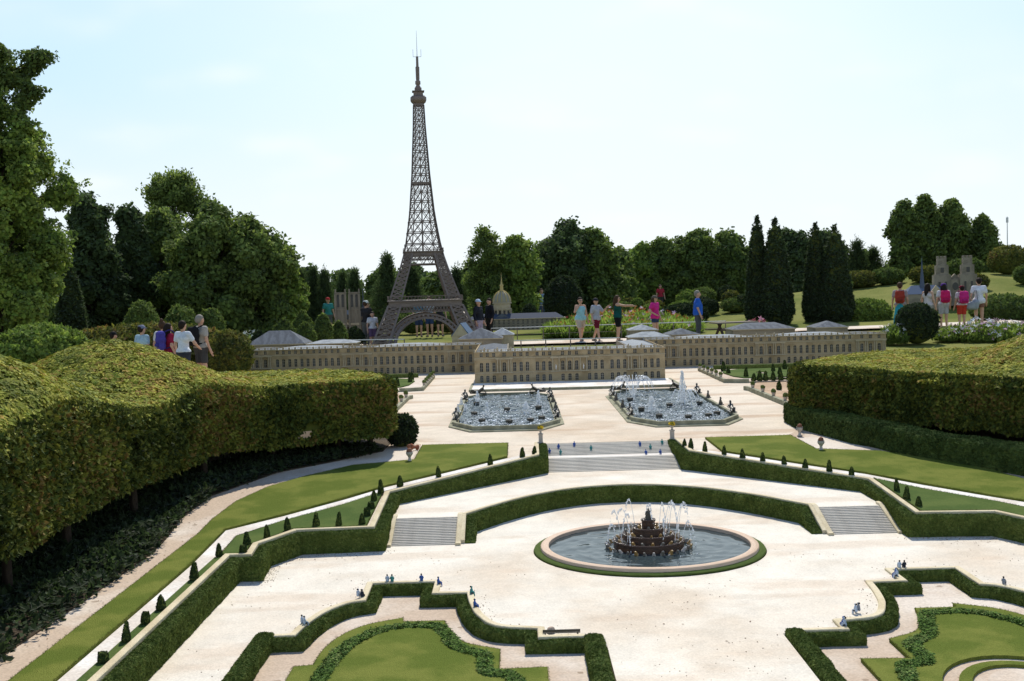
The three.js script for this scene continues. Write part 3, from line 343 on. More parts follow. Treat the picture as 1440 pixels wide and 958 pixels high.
function leafBall(name, label, cat, x, y, z, rx, ry, rz, n, size, tones, seed, geo = G.sprig, group, shape) { // a rounded shrub: core and leaves over it, real volume
  const t = thing(name, label, cat, [x, y, z], 0, group), R = rng(seed), pts = [], g = new THREE.SphereGeometry(1, 14, 10); g.scale(rx * 0.86, ry * 0.86, rz * 0.86); g.translate(0, ry * 0.86, 0); mesh('shrub_body', g, M.core, t);
  for (let i = 0; i < n; i++) { let a = R() * 6.283, c = R() * 2 - 1; if (c < -0.75) c = -c * R(); const s = Math.sqrt(1 - c * c), dx = s * Math.cos(a), dz = s * Math.sin(a), w = shape ? shape(c) : 1, o = (0.95 + 0.10 * fbm(dx * 3 + seed, c * 3, dz * 3, 3) * 2) * (1 - 0.10 * R()); pts.push([dx * rx * o * w, ry * (1 + c * o), dz * rz * o * w, dx, c + 0.2, dz]); }
  cloud('leaves', geo, M.leaf, t, pts, size, tones, seed + 1, 0.6); return t; }
leafBall('round_bush', 'small round dark bush at the open end of the two-mound bosquet', 'bush', -3.12, -0.02, -17.75, 0.24, 0.26, 0.24, 1500, 0.05, GREEN.yew, 451);

// ================================================================ ROUND FOUNTAIN
const waterMat = new THREE.MeshPhysicalMaterial({ color: new THREE.Color().setRGB(0.03, 0.045, 0.05), roughness: 0.09, ior: 1.33, side: THREE.DoubleSide });
const sprayMat = new THREE.MeshPhysicalMaterial({ color: 0xffffff, roughness: 0.12, transmission: 0.45, thickness: 0, ior: 1.33, side: THREE.DoubleSide });
const foamMat = std([0.85, 0.88, 0.9], { roughness: 0.5 });
function jetArc(p0, v0, T, r, seed, droplets = 26, breakAt = 0.55) { // a stream that leaves the nozzle and breaks into drops
  const R = rng(seed), g = 1.6, at = t => [p0[0] + v0[0] * t, p0[1] + v0[1] * t - g * t * t / 2, p0[2] + v0[2] * t], parts = []; const tb = T * breakAt, pts = []; for (let i = 0; i <= 8; i++) pts.push(new THREE.Vector3(...at(tb * i / 8))); parts.push(new THREE.TubeGeometry(new THREE.CatmullRomCurve3(pts), 10, r * 0.6, 5)); for (let i = 0; i < droplets; i++) { const t = tb * 0.5 + (T - tb * 0.5) * R(), p = at(t), s = r * (0.5 + 0.9 * R()), q = new THREE.IcosahedronGeometry(s, 0); const w = r * 2.2; q.scale(1, 1.3 + R(), 1); q.translate(p[0] + (R() - 0.5) * w, p[1] + (R() - 0.5) * w * 2, p[2] + (R() - 0.5) * w); parts.push(q); } return merge(parts); }
function ripple(rad, inner, amp, seed, f = 7) { const pos = [], uv = [], idx = [], nr = 44, na = 120; for (let i = 0; i <= nr; i++) { const r = mix(inner, rad, i / nr); for (let j = 0; j <= na; j++) { const a = j / na * 6.28319, x = r * Math.cos(a), z = r * Math.sin(a); pos.push(x, amp * (fbm(x * f + seed, 0.5, z * f, 4) * 1.6 + 0.35 * Math.sin(r * 42) * Math.exp(-r * 1.4)), z); uv.push(x, z); } } for (let i = 0; i < nr; i++) for (let j = 0; j < na; j++) { const a = i * (na + 1) + j, b = a + na + 1; idx.push(a, a + 1, b, b, a + 1, b + 1); } const g = new THREE.BufferGeometry(); g.setAttribute('position', new THREE.Float32BufferAttribute(pos, 3)); g.setAttribute('uv', new THREE.Float32BufferAttribute(uv, 2)); g.setIndex(idx); g.computeVertexNormals(); return g; }
{ const t = thing('round_fountain', 'round pool with pink stone rim and dark tiered fountain spouting water', 'fountain', [0, LV.L, -12.16]);
  mesh('turf_ring', jitter(lathe([[1.13, 0.0], [1.215, 0.0], [1.205, 0.022], [1.13, 0.03]], 90), 0.006, 9, 3), M.turf, t);
  mesh('stone_rim', lathe([[1.052, -0.12], [1.052, 0.055], [1.058, 0.062], [1.128, 0.062], [1.138, 0.054], [1.14, -0.02]], 90), M.rim, t);
  mesh('pool_floor', new THREE.CircleGeometry(1.06, 60).rotateX(-Math.PI / 2).translate(0, 0.006, 0), M.wetbrown, t);
  mesh('water', ripple(1.053, 0.2, 0.007, 3), waterMat, t).position.y = 0.026;
  const R = rng(77), tier = (r0, r1, y0, y1) => lathe([[0, y1 - 0.012], [r1 - 0.03, y1 - 0.012], [r1 - 0.018, y1 + 0.004], [r1, y1 + 0.005], [r1 + 0.006, y1 - 0.008], [r1 - 0.004, y1 - 0.02], [r0, y0]], 48);
  const t1 = mesh('tier', tier(0.37, 0.375, -0.05, 0.105), M.wetbrown, t), t2 = mesh('tier', tier(0.27, 0.275, 0.09, 0.17), M.wetbrown, t), t3 = mesh('tier', tier(0.168, 0.172, 0.16, 0.235), M.wetbrown, t), t4 = mesh('tier', tier(0.066, 0.074, 0.225, 0.315), M.wetbrown, t);
  const frog = bonesMesh([[[0, 0.012, 0], [0.012, 0.03, 0], 0.017, 0.012], [[0.014, 0.034, 0], [0.022, 0.037, 0], 0.01, 0.008], [[-0.006, 0.008, 0.012], [0.012, 0.004, 0.018], 0.008, 0.004], [[-0.006, 0.008, -0.012], [0.012, 0.004, -0.018], 0.008, 0.004]], 0.004, 0.01);
  const put = (n, rad, y, tone, off, sc) => { for (let i = 0; i < n; i++) { const a = off + i / n * 6.283, m = mesh('frog', frog, tone[i % tone.length], t); m.position.set(rad * Math.cos(a), y, rad * Math.sin(a)); m.rotation.y = -a + (R() - 0.5); m.scale.setScalar(sc * (0.8 + 0.4 * R())); } };
  const goldish = std([0.34, 0.20, 0.06], { roughness: 0.35 }), lead = std([0.18, 0.16, 0.13], { roughness: 0.3 }); put(30, 0.43, 0.02, [lead, goldish, lead, M.pedestal], 0.1, 1.15); put(20, 0.325, 0.09, [goldish, lead], 0.3, 1.05); put(14, 0.222, 0.155, [goldish, lead, goldish], 0.2, 1.0); put(8, 0.12, 0.222, [lead, goldish], 0.1, 0.9);
  mesh('statue', bonesMesh([[[0, 0, 0], [0, 0.03, 0], 0.032, 0.024], [[0, 0.03, 0], [0.003, 0.07, 0], 0.022, 0.017], [[0.003, 0.07, 0], [0.002, 0.09, 0], 0.018, 0.009], [[0.004, 0.108, 0.001], [0.004, 0.116, 0.001], 0.011, 0.010], [[-0.016, 0.088, 0], [-0.03, 0.06, 0.012], 0.007, 0.006], [[0.018, 0.088, 0], [0.033, 0.098, 0.006], 0.007, 0.005], [[0.02, 0.01, 0.02], [0.016, 0.05, 0.016], 0.013, 0.009], [[-0.022, 0.01, -0.01], [-0.018, 0.045, -0.008], 0.012, 0.008]], 0.004, 0.012), M.bronze, t).position.set(0, 0.308, 0);
  const J = [[-0.30, 0.11, 0.1, 0.13, 0.86, -0.12], [-0.28, 0.11, -0.14, -0.12, 0.88, 0.10], [-0.2, 0.16, 0.1, -0.15, 0.9, 0.05], [-0.13, 0.2, -0.1, -0.1, 0.92, 0], [0.0, 0.33, 0, 0.04, 0.62, 0.05], [0.02, 0.33, 0, -0.05, 0.60, -0.04], [0.1, 0.2, 0.1, 0.06, 0.9, 0], [0.2, 0.16, 0.1, 0.08, 0.95, 0], [0.26, 0.12, 0.14, 0.13, 0.98, -0.08], [0.31, 0.11, -0.04, 0.10, 1.0, 0.06], [0.31, 0.11, 0.06, -0.1, 1.02, 0], [0.18, 0.16, -0.12, 0.12, 0.93, 0.03], [-0.34, 0.08, 0, -0.1, 0.72, 0.02], [0.35, 0.08, 0.02, 0.13, 0.75, 0.02], [-0.24, 0.12, 0.2, 0.02, 0.7, 0.1], [0.14, 0.15, 0.2, -0.02, 0.74, 0.1]];
  J.forEach(([x, y, z, vx, vy, vz], i) => mesh('water_jet', jetArc([x, y, z], [vx, vy * 1.08, vz], (vy * 1.08 + Math.sqrt(vy * vy * 1.1664 + 3.2 * (y + 0.02))) / 1.6, 0.006, 600 + i, 34, 0.6), sprayMat, t));
  const pts = []; for (let i = 0; i < 520; i++) { const a = R() * 6.283, r = 0.40 + 0.30 * R() * R(); pts.push([r * Math.cos(a), 0.002 + 0.03 * R() * R(), r * Math.sin(a) * 0.9, 0, 1, 0]); } cloud('splashes', new THREE.IcosahedronGeometry(1, 0), sprayMat, t, pts, 0.006, [[1, 1, 1]], 78, 0.5);
}
// ================================================================ TWIN BASINS
const recl = (() => { const f = bonesMesh([[[-0.10, 0.035, 0], [-0.02, 0.04, 0.01], 0.028, 0.034], [[-0.02, 0.04, 0.01], [0.05, 0.085, 0], 0.034, 0.034], [[0.05, 0.085, 0], [0.075, 0.13, 0], 0.03, 0.012], [[0.08, 0.15, 0], [0.085, 0.165, 0], 0.02, 0.018], [[-0.10, 0.035, 0.01], [-0.16, 0.07, 0.02], 0.024, 0.018], [[-0.16, 0.07, 0.02], [-0.21, 0.015, 0.02], 0.018, 0.011], [[-0.10, 0.03, -0.02], [-0.20, 0.02, -0.03], 0.022, 0.012], [[0.06, 0.11, 0.03], [0.10, 0.05, 0.05], 0.014, 0.011], [[0.10, 0.05, 0.05], [0.13, 0.012, 0.04], 0.011, 0.009], [[0.06, 0.11, -0.03], [0.02, 0.08, -0.06], 0.014, 0.010], [[0.02, 0.08, -0.06], [-0.04, 0.06, -0.05], 0.010, 0.009]], 0.009, 0.015); return merge([f, box(0.34, 0.016, 0.12, -0.03, 0.004, 0)]); })();
const putto = (() => merge([bonesMesh([[[0, 0.02, 0], [0, 0.07, 0], 0.028, 0.022], [[0, 0.07, 0], [0, 0.105, 0], 0.022, 0.010], [[0, 0.125, 0], [0.002, 0.135, 0], 0.016, 0.015], [[-0.02, 0.10, 0], [-0.034, 0.065, 0.012], 0.009, 0.007], [[0.02, 0.10, 0], [0.036, 0.12, 0.006], 0.009, 0.006], [[-0.045, 0.01, 0], [-0.04, 0.05, 0], 0.018, 0.012], [[0.045, 0.01, 0.01], [0.04, 0.045, 0.01], 0.018, 0.012]], 0.007, 0.012), cyl(0.065, 0.06, 0.014, 0, -0.004, 0, 14)]))();
for (const s of [1, -1]) {
  const cx = -1.54 * s, t = thing('water_basin', s > 0 ? 'stone-edged basin of churning water with low bubbling jets' : 'stone-edged basin with a tall white plume and a domed spray', 'fountain', [cx, 0.012, -22.4]);
  const oct = k => [[-1 + k, -2.4 + k * 0.4], [-1 + k, 2.4 - k * 0.4], [-0.6 + k * 0.4, 3.2 - k], [0.6 - k * 0.4, 3.2 - k], [1 - k, 2.4 - k * 0.4], [1 - k, -2.4 + k * 0.4], [0.6 - k * 0.4, -3.2 + k], [-0.6 + k * 0.4, -3.2 + k]];
  const O = oct(0), mid = [(O[0][0] + O[7][0]) / 2, (O[0][1] + O[7][1]) / 2], loop = [mid, ...O, mid];
  mesh('rim', sweep(loop, [[0, -1], [0, 0.3], [0.01, 0.36], [0.07, 0.42], [0.075, 0.95], [0.08, 1], [0.125, 1], [0.13, 0.9], [0.13, -4]], () => -0.02, () => 0.085, 0.4, 0, 6, false), M.basinstone, t);
  mesh('floor', slab(oct(0.12), () => 0.012, 0, [], false), M.basinstone, t);
  { const n = 46, m = 150, pos = [], idx = [], uv = [], R = rng(5 + s); for (let j = 0; j <= m; j++) for (let i = 0; i <= n; i++) { const v = j / m, z = mix(-3.03, 3.03, v), az = Math.abs(z), hw = az > 2.4 ? mix(0.84, 0.50, (az - 2.4) / 0.63) : 0.84, x = mix(-hw, hw, i / n); pos.push(x, 0.030 * fbm(x * 7 + s * 9, 0, z * 4.5, 4) * 2 + 0.012 * (R() - 0.5), z); uv.push(x, z); } for (let j = 0; j < m; j++) for (let i = 0; i < n; i++) { const a = j * (n + 1) + i, b = a + n + 1; idx.push(a, b, a + 1, b, b + 1, a + 1); } const g = new THREE.BufferGeometry(); g.setAttribute('position', new THREE.Float32BufferAttribute(pos, 3)); g.setAttribute('uv', new THREE.Float32BufferAttribute(uv, 2)); g.setIndex(idx); g.computeVertexNormals(); mesh('water', g, waterMat, t).position.y = 0.045; }
  const R = rng(33 + s), foam = []; for (let i = 0; i < 9000; i++) { const z = (R() * 2 - 1) * 3.0, az = Math.abs(z), hw = az > 2.4 ? mix(0.8, 0.47, (az - 2.4) / 0.6) : 0.8, x = (R() * 2 - 1) * hw; if (fbm(x * 2.2 + s * 4, 1, z * 1.4, 3) + 0.12 * (z + 1) / 3 < (R() - 0.5) * 0.55 + 0.17 - 0.14 * z / 3) continue; foam.push([x, 0.052 + 0.03 * fbm(x * 7 + s * 9, 0, z * 4.5, 4) * 2 + 0.012 * R(), z, 0, 1, 0]); }
  const fg = new THREE.IcosahedronGeometry(1, 0); fg.scale(1.7, 0.45, 1.2); cloud('foam', fg, foamMat, t, foam, 0.008, [[0.30, 0.33, 0.35], [0.45, 0.49, 0.51], [0.6, 0.64, 0.66], [0.95, 0.97, 1]], 35 + s, 0.35);
  const pot = lathe([[0, 0], [0.045, 0], [0.055, 0.03], [0.065, 0.085], [0.05, 0.09], [0.04, 0.06], [0, 0.06]], 12); for (const [x, z] of [[-0.42, 2.2], [0.05, 2.45], [0.42, 2.3], [0.62, 2.0], [0.0, 0.4], [-0.6, 1.0], [0.6, 0.2], [-0.62, -0.9]]) { const m = mesh('nozzle_pot', pot, M.bronze, t); m.position.set(x, 0.02, z); }
  const plume = (x, z, h, w, n, seed) => { const q = rng(seed), parts = []; for (let i = 0; i < n; i++) { const k = Math.pow(q(), 0.8), r = w * (0.25 + 0.9 * (1 - k)) * (q() - 0.5), a = q() * 6.28, b = new THREE.IcosahedronGeometry(0.005 + 0.009 * q(), 0); b.scale(0.7, 2.4, 0.7); b.translate(x + r * Math.cos(a), h * k, z + r * Math.sin(a)); parts.push(b); } mesh('water_jet', merge(parts), sprayMat, t).position.y = 0.05; };
  if (s > 0) { plume(-0.6, -0.9, 0.26, 0.14, 130, 1); plume(0.62, -0.7, 0.26, 0.14, 130, 2); plume(0.35, 1.0, 0.2, 0.22, 170, 3); plume(-0.35, 1.3, 0.24, 0.12, 120, 4); plume(-0.8, 0.2, 0.12, 0.1, 60, 5); }
  else { plume(0.32, -0.1, 0.62, 0.20, 420, 6); plume(-0.45, 1.35, 0.28, 0.22, 220, 7); plume(-0.55, -0.9, 0.3, 0.14, 130, 8); for (let i = 0; i < 22; i++) { const a = i / 22 * 6.283; mesh('water_jet', jetArc([-0.45 + 0.02 * Math.cos(a), -0.02, -2.0 + 0.02 * Math.sin(a)], [0.33 * Math.cos(a), 1.22, 0.5 * Math.sin(a)], 1.55, 0.006, 700 + i, 34, 0.8), sprayMat, t); } for (let i = 0; i < 6; i++) mesh('water_jet', jetArc([0.32, -0.02, -0.1], [-0.2 + 0.09 * i, 1.05, 0.5 - 0.12 * Math.abs(i - 3)], 1.3, 0.008, 740 + i, 30, 0.8), sprayMat, t); }
  // sculptures on the rim are things of their own
  const lab = s > 0 ? 'on the rim of the bubbling basin' : 'on the rim of the plume basin';
  [[-0.9, -1.9, 1], [0.9, -1.9, 1], [-0.9, 1.9, 1], [0.9, 1.9, 1], [-0.62, -3.05, 0], [0.62, -3.05, 0]].forEach(([x, z, k], i) => { const o = single('reclining_statue', recl, M.bronze, `dark bronze reclining figure ${lab}`, 'statue', `reclining bronzes ${lab}`); o.position.set(cx + x * 0.99, 0.10, -22.4 + z); o.rotation.y = k ? (x < 0 ? 1.57 : -1.57) + (i % 2 ? 3.14 : 0) : (x < 0 ? 0 : 3.14); o.scale.setScalar(1.05); });
  [[-0.93, -0.7], [0.93, -0.7], [-0.93, 0.7], [0.93, 0.7]].forEach(([x, z]) => { const o = single('putti_group', putto, s > 0 && x < 0 ? M.marble : M.bronze, s > 0 && x < 0 ? 'pale putti group on the rim of the bubbling basin' : `dark putti group ${lab}`, 'statue', `putti groups ${s > 0 && x < 0 ? 'in pale stone' : lab}`); o.position.set(cx + x * 0.98, 0.098, -22.4 + z); o.rotation.y = x; });
}
{ // flower vases on tall pedestals at the head of the stairs
  const R = rng(61); for (const s of [-1, 1]) { const t = thing('flower_vase', s < 0 ? 'grey pedestal vase of yellow flowers at the stair head beside the bubbling basin' : 'grey pedestal vase of yellow flowers at the stair head beside the plume basin', 'vase', [s * 1.0, 0.0, -17.66]); mesh('pedestal', merge([box(0.085, 0.02, 0.085, 0, 0.01, 0), box(0.062, 0.12, 0.062, 0, 0.08, 0), box(0.08, 0.014, 0.08, 0, 0.147, 0)]), M.pedestal, t); mesh('vase', lathe([[0, 0], [0.024, 0], [0.012, 0.015], [0.02, 0.03], [0.032, 0.055], [0.026, 0.068], [0.036, 0.078], [0, 0.076]], 16), M.pedestal, t).position.y = 0.154; const pts = Array.from({ length: 130 }, () => { const a = R() * 6.28, r = 0.04 * Math.sqrt(R()); return [r * Math.cos(a), 0.235 + 0.035 * R() - r * 0.3, r * Math.sin(a), Math.cos(a), 1, Math.sin(a)]; }); cloud('flowers', G.tuft, M.tuft, t, pts, 0.02, [[0.75, 0.5, 0.03], [0.8, 0.58, 0.05], [0.10, 0.14, 0.03]], 62 + s, 0.5); } }
{ // garden urns at the lawn corners; one has toppled
  const urn = lathe([[0, 0], [0.042, 0], [0.042, 0.014], [0.022, 0.022], [0.018, 0.06], [0.026, 0.078], [0.044, 0.10], [0.05, 0.125], [0.042, 0.132], [0.05, 0.142], [0, 0.138]], 18), soil = jitter(new THREE.SphereGeometry(0.04, 10, 8), 0.012, 40, 2);
  const mk = (x, z, label, tilt) => { const t = thing('garden_urn', label, 'urn', [x, tz(z) + (tilt ? 0.045 : 0.008), z]); mesh('urn', urn, tilt ? M.terracotta : M.pedestal, t); mesh('plant', soil, std([0.22, 0.10, 0.06]), t).position.y = 0.15; if (tilt) { t.rotation.z = 1.4; t.rotation.y = 0.7; } return t; };
  mk(-2.86, -16.12, 'small pale stone urn at the lawn corner beside a toppled pot', 0); mk(-2.84, -17.25, 'red-brown urn toppled on its side beside the lawn edge', 1); mk(2.86, -16.12, 'small stone urn on the inner corner of the lawn opposite', 0); mk(2.93, -17.62, 'small stone urn by the path at the tip of the lawn', 0); }
{ // thumb-high figures sitting on the copings and the steps
  const seated = (lean) => bonesMesh([[[0, 0.012, 0], [0, 0.036, lean], 0.0105, 0.0115], [[0, 0.036, lean], [0, 0.048, lean], 0.009, 0.004], [[0, 0.056, lean + 0.002], [0, 0.06, lean + 0.002], 0.0072, 0.0065], [[0.006, 0.012, 0], [0.007, 0.014, 0.026], 0.007, 0.0055], [[-0.006, 0.012, 0], [-0.007, 0.014, 0.026], 0.007, 0.0055], [[0.007, 0.014, 0.026], [0.007, -0.012, 0.03], 0.0055, 0.004], [[-0.007, 0.014, 0.026], [-0.007, -0.012, 0.03], 0.0055, 0.004], [[0.012, 0.044, lean], [0.016, 0.026, 0.008], 0.0045, 0.0038], [[0.016, 0.026, 0.008], [0.01, 0.02, 0.022], 0.0038, 0.003], [[-0.012, 0.044, lean], [-0.016, 0.026, 0.008], 0.0045, 0.0038], [[-0.016, 0.026, 0.008], [-0.01, 0.02, 0.022], 0.0038, 0.003]], 0.0026, 0.004);
  const gA = seated(0), gB = seated(0.006), cols = { blue: [0.05, 0.11, 0.34], teal: [0.06, 0.25, 0.24], grey: [0.22, 0.24, 0.28], dark: [0.03, 0.035, 0.05], light: [0.45, 0.52, 0.62] };
  const legG = bonesMesh([[[0.006, 0.012, 0.004], [0.007, 0.0145, 0.026], 0.0078, 0.0063], [[-0.006, 0.012, 0.004], [-0.007, 0.0145, 0.026], 0.0078, 0.0063]], 0.0026, 0.003), headG = new THREE.SphereGeometry(0.0074, 10, 8).translate(0, 0.0605, -0.001);
  const trou = std([0.05, 0.055, 0.075]), hair = std([0.03, 0.022, 0.016]);
  const fig = (x, y, z, turn, col, label, group) => { const t = thing('seated_figurine', label, 'figurine', [x, y, z], turn, group); mesh('body', (x * 10 | 0) % 2 ? gA : gB, std(cols[col]), t); mesh('trousers', legG, trou, t); mesh('hair', headG, hair, t).scale.set(1, 1, 1); t.scale.setScalar(1.12); return t; };
  const y = LV.L + 0.016; const pl = (x, z, t, c, w, n = 1, dx = 0.045) => { for (let i = 0; i < n; i++) fig(x + i * dx * Math.cos(t), y, z - i * dx * Math.sin(t), t, i ? 'light' : c, n > 1 ? `tiny ${i ? 'pale grey' : c} seated figure of a pair ${w}` : `tiny seated figure in ${c} ${w}`, n > 1 ? `pair ${w} ${i}` : undefined); };
  pl(-3.17, -9.62, 2.2, 'light', 'on the outer curve of the ringless coping', 2); pl(-2.80, -10.45, 2.6, 'dark', 'at the outer step of the ringless coping', 2); pl(-2.58, -10.98, 3.14, 'teal', 'on the ringless parterre\'s back coping', 2); pl(-2.3, -10.98, 3.14, 'blue', 'near the inner end of the ringless parterre\'s back coping'); pl(-2.13, -10.84, 1.6, 'blue', 'on the short return of the ringless parterre coping'); pl(-1.81, -10.46, 1.6, 'teal', 'at the corner where the ringless coping starts to curve'); pl(-1.76, -10.02, 1.4, 'blue', 'half way round the ringless parterre\'s inner curve');
  pl(2.30, -11.0, 3.14, 'dark', 'at the end of the ring back coping', 2); pl(2.13, -10.72, -1.6, 'blue', 'on the short return of the ring coping', 2, 0.03); pl(2.95, -10.30, 2.4, 'grey', 'on the outer slope of the ring parterre coping'); pl(3.2, -9.7, 2.2, 'grey', 'on the outer curve of the ring coping', 2); pl(1.45, -9.58, -2.4, 'grey', 'on the inner curve of the ring coping', 2); pl(1.22, -9.2, -1.6, 'blue', 'on the end block of the ring coping', 2, 0.03);
  const st = [[-0.88, -17.22, 'blue'], [-0.74, -17.4, 'blue'], [-0.72, -17.16, 'teal'], [-0.5, -17.48, 'blue'], [-0.26, -17.3, 'teal'], [0.48, -17.42, 'blue'], [0.62, -17.28, 'teal'], [0.82, -17.48, 'teal'], [0.52, -16.98, 'blue'], [0.73, -16.98, 'blue']]; st.forEach(([x, z, c]) => fig(x, z > -17 ? -0.112 : mix(-0.006, -0.118, (z + 17.62) / 0.54) + 0.002, z, 0.2 * x, c, z > -17 ? 'tiny seated figure in blue on the white landing of the central stairs' : `tiny ${c} figure sitting on the upper flight of the central stairs`, z > -17 ? 'figures on the stair landing' : `${c} figures on the upper flight`)); }
{ const b = thing('garden_bench', 'tiny dark bench beside the inner end of the ringless parterre coping', 'bench', [-1.04, LV.L, -9.2]); mesh('seat', box(0.30, 0.006, 0.045, 0, 0.022, 0), M.bronze, b); mesh('backrest', box(0.30, 0.02, 0.006, 0, 0.04, 0.026), M.bronze, b); for (const x of [-0.13, 0.13]) mesh('leg', box(0.012, 0.022, 0.04, x, 0.011, 0), M.bronze, b); const s = single('round_stone', jitter(new THREE.IcosahedronGeometry(0.03, 2), 0.008, 30, 4), M.rim, 'small brown rounded stone by the tiny dark bench', 'stone'); s.position.set(-1.12, LV.L + 0.022, -9.26); }

// ================================================================ THE MODEL PALACE
const archHole = (x, y, w, h, round) => { const p = new THREE.Path(); if (round) { p.moveTo(x - w / 2, y); p.lineTo(x + w / 2, y); p.lineTo(x + w / 2, y + h - w / 2); p.absarc(x, y + h - w / 2, w / 2, 0, Math.PI, false); p.lineTo(x - w / 2, y); } else { p.moveTo(x - w / 2, y); p.lineTo(x + w / 2, y); p.lineTo(x + w / 2, y + h); p.lineTo(x - w / 2, y + h); p.closePath(); } return p; };
const winKinds = {}; function winGeo(w, h) { const k = w + '_' + h; return winKinds[k] ??= { pane: new THREE.PlaneGeometry(w * 1.06, h * 1.04).translate(0, h / 2, 0), bars: merge([box(0.006, h, 0.005, 0, h / 2, 0.004), box(w, 0.005, 0.0045, 0, h * 0.36, 0.004), box(w, 0.005, 0.0045, 0, h * 0.68, 0.004), box(0.006, h, 0.005, -w / 2 + 0.003, h / 2, 0.003), box(0.006, h, 0.005, w / 2 - 0.003, h / 2, 0.003)]) }; }
const paneMats = [M.glass, std([0.03, 0.033, 0.036], { roughness: 0.4 }), std([0.055, 0.05, 0.042], { roughness: 0.5 }), std([0.018, 0.016, 0.014], { roughness: 0.4 })];
// one front: bays = [x, width scale, kind]; drawn in its own x,y plane facing +z
function front(t, x0, x1, bays, H, seed, mat = M.facade) {
  const sh = new THREE.Shape(); sh.moveTo(x0, 0); sh.lineTo(x1, 0); sh.lineTo(x1, H); sh.lineTo(x0, H); sh.closePath(); const R = rng(seed);
  for (const [x, k] of bays) { const w = 0.086 * (k || 1); sh.holes.push(archHole(x, 0.035, w, 0.165, true), archHole(x, 0.295, w, 0.225, true), archHole(x, 0.662, w * 0.95, 0.092, false)); }
  const g = new THREE.ExtrudeGeometry(sh, { depth: 0.03, bevelEnabled: false, curveSegments: 5 }); g.translate(0, 0, -0.03); mesh('wall', g, mat, t);
  for (const [x, k] of bays) { const w = 0.086 * (k || 1); for (const [y, ww, h] of [[0.035, w, 0.165], [0.295, w, 0.225], [0.662, w * 0.95, 0.092]]) { const q = winGeo(+ww.toFixed(4), h), p = mesh('window', q.bars, M.frame, t); p.position.set(x, y, -0.024); mesh('pane', q.pane, paneMats[Math.floor(R() * 4)], p); } }
  const w = x1 - x0, c = (x0 + x1) / 2; mesh('plinth', box(w + 0.012, 0.02, 0.03, c, 0.01, 0.0), M.stonelight, t); mesh('string_course', merge([box(w + 0.01, 0.014, 0.022, c, 0.268, 0.004), box(w + 0.006, 0.008, 0.016, c, 0.252, 0.003)]), M.stonelight, t);
  mesh('cornice', merge([box(w + 0.02, 0.012, 0.04, c, 0.628, 0.006), box(w + 0.012, 0.016, 0.028, c, 0.612, 0.003), box(w + 0.006, 0.01, 0.016, c, 0.578, 0.002)]), M.stonelight, t); mesh('eaves', merge([box(w + 0.03, 0.014, 0.05, c, H - 0.004, 0.006), box(w + 0.014, 0.012, 0.03, c, H - 0.02, 0.003)]), M.stonelight, t);
}
function parapet(t, x0, x1, y, seed, pitch = 0.17) { const w = x1 - x0, c = (x0 + x1) / 2, n = Math.max(2, Math.round(w / pitch)); const bal = []; for (let i = 0; i < n * 4; i++) bal.push(cyl(0.006, 0.006, 0.034, x0 + w * (i + 0.5) / (n * 4), y, -0.012, 5)); mesh('balusters', merge(bal), M.stonelight, t); mesh('rail', box(w, 0.01, 0.022, c, y + 0.039, -0.012), M.stonelight, t); for (let i = 0; i <= n; i++) mesh('post', postGeo, M.stonelight, t).position.set(x0 + w * i / n, y, -0.012); }
const postGeo = merge([box(0.026, 0.05, 0.026, 0, 0.025, 0), box(0.032, 0.008, 0.032, 0, 0.054, 0)]), trophyGeo = merge([box(0.05, 0.02, 0.04, 0, 0.01, 0), jitter(new THREE.IcosahedronGeometry(0.034, 2), 0.02, 30, 1).translate(0, 0.045, 0), jitter(new THREE.IcosahedronGeometry(0.018, 1), 0.01, 40, 3).translate(0.004, 0.085, 0)]);
const colGeo = merge([cyl(0.0135, 0.011, 0.29, 0, 0.285, 0, 9), box(0.034, 0.014, 0.034, 0, 0.58, 0), box(0.034, 0.012, 0.034, 0, 0.284, 0), new THREE.SphereGeometry(0.004, 4, 3).translate(0, 0.59, 0)]);
function columns(t, xs, z = 0.03) { for (const x of xs) mesh('column', colGeo, M.stonelight, t).position.set(x, 0, z); }
function roofBlock(t, x0, x1, z0, z1, y, h, mat = M.slate) { const w = x1 - x0, d = z1 - z0, i = Math.min(w, d) * 0.42, g = new THREE.BufferGeometry(), a = [x0, y, z0], b = [x1, y, z0], c = [x1, y, z1], e = [x0, y, z1], r1 = w > d ? [x0 + i, y + h, (z0 + z1) / 2] : [(x0 + x1) / 2, y + h, z0 + i], r2 = w > d ? [x1 - i, y + h, (z0 + z1) / 2] : [(x0 + x1) / 2, y + h, z1 - i]; const T = w > d ? [e, c, r2, e, r2, r1, b, a, r1, b, r1, r2, c, b, r2, a, e, r1] : [a, r1, b, c, r2, e, b, r1, r2, b, r2, c, e, r2, r1, e, r1, a]; g.setAttribute('position', new THREE.Float32BufferAttribute(T.flat(), 3)); g.setAttribute('uv', new THREE.Float32BufferAttribute(T.map(p => [p[0], p[1] + p[2]]).flat(), 2)); g.computeVertexNormals(); return mesh('roof', g, mat, t); }
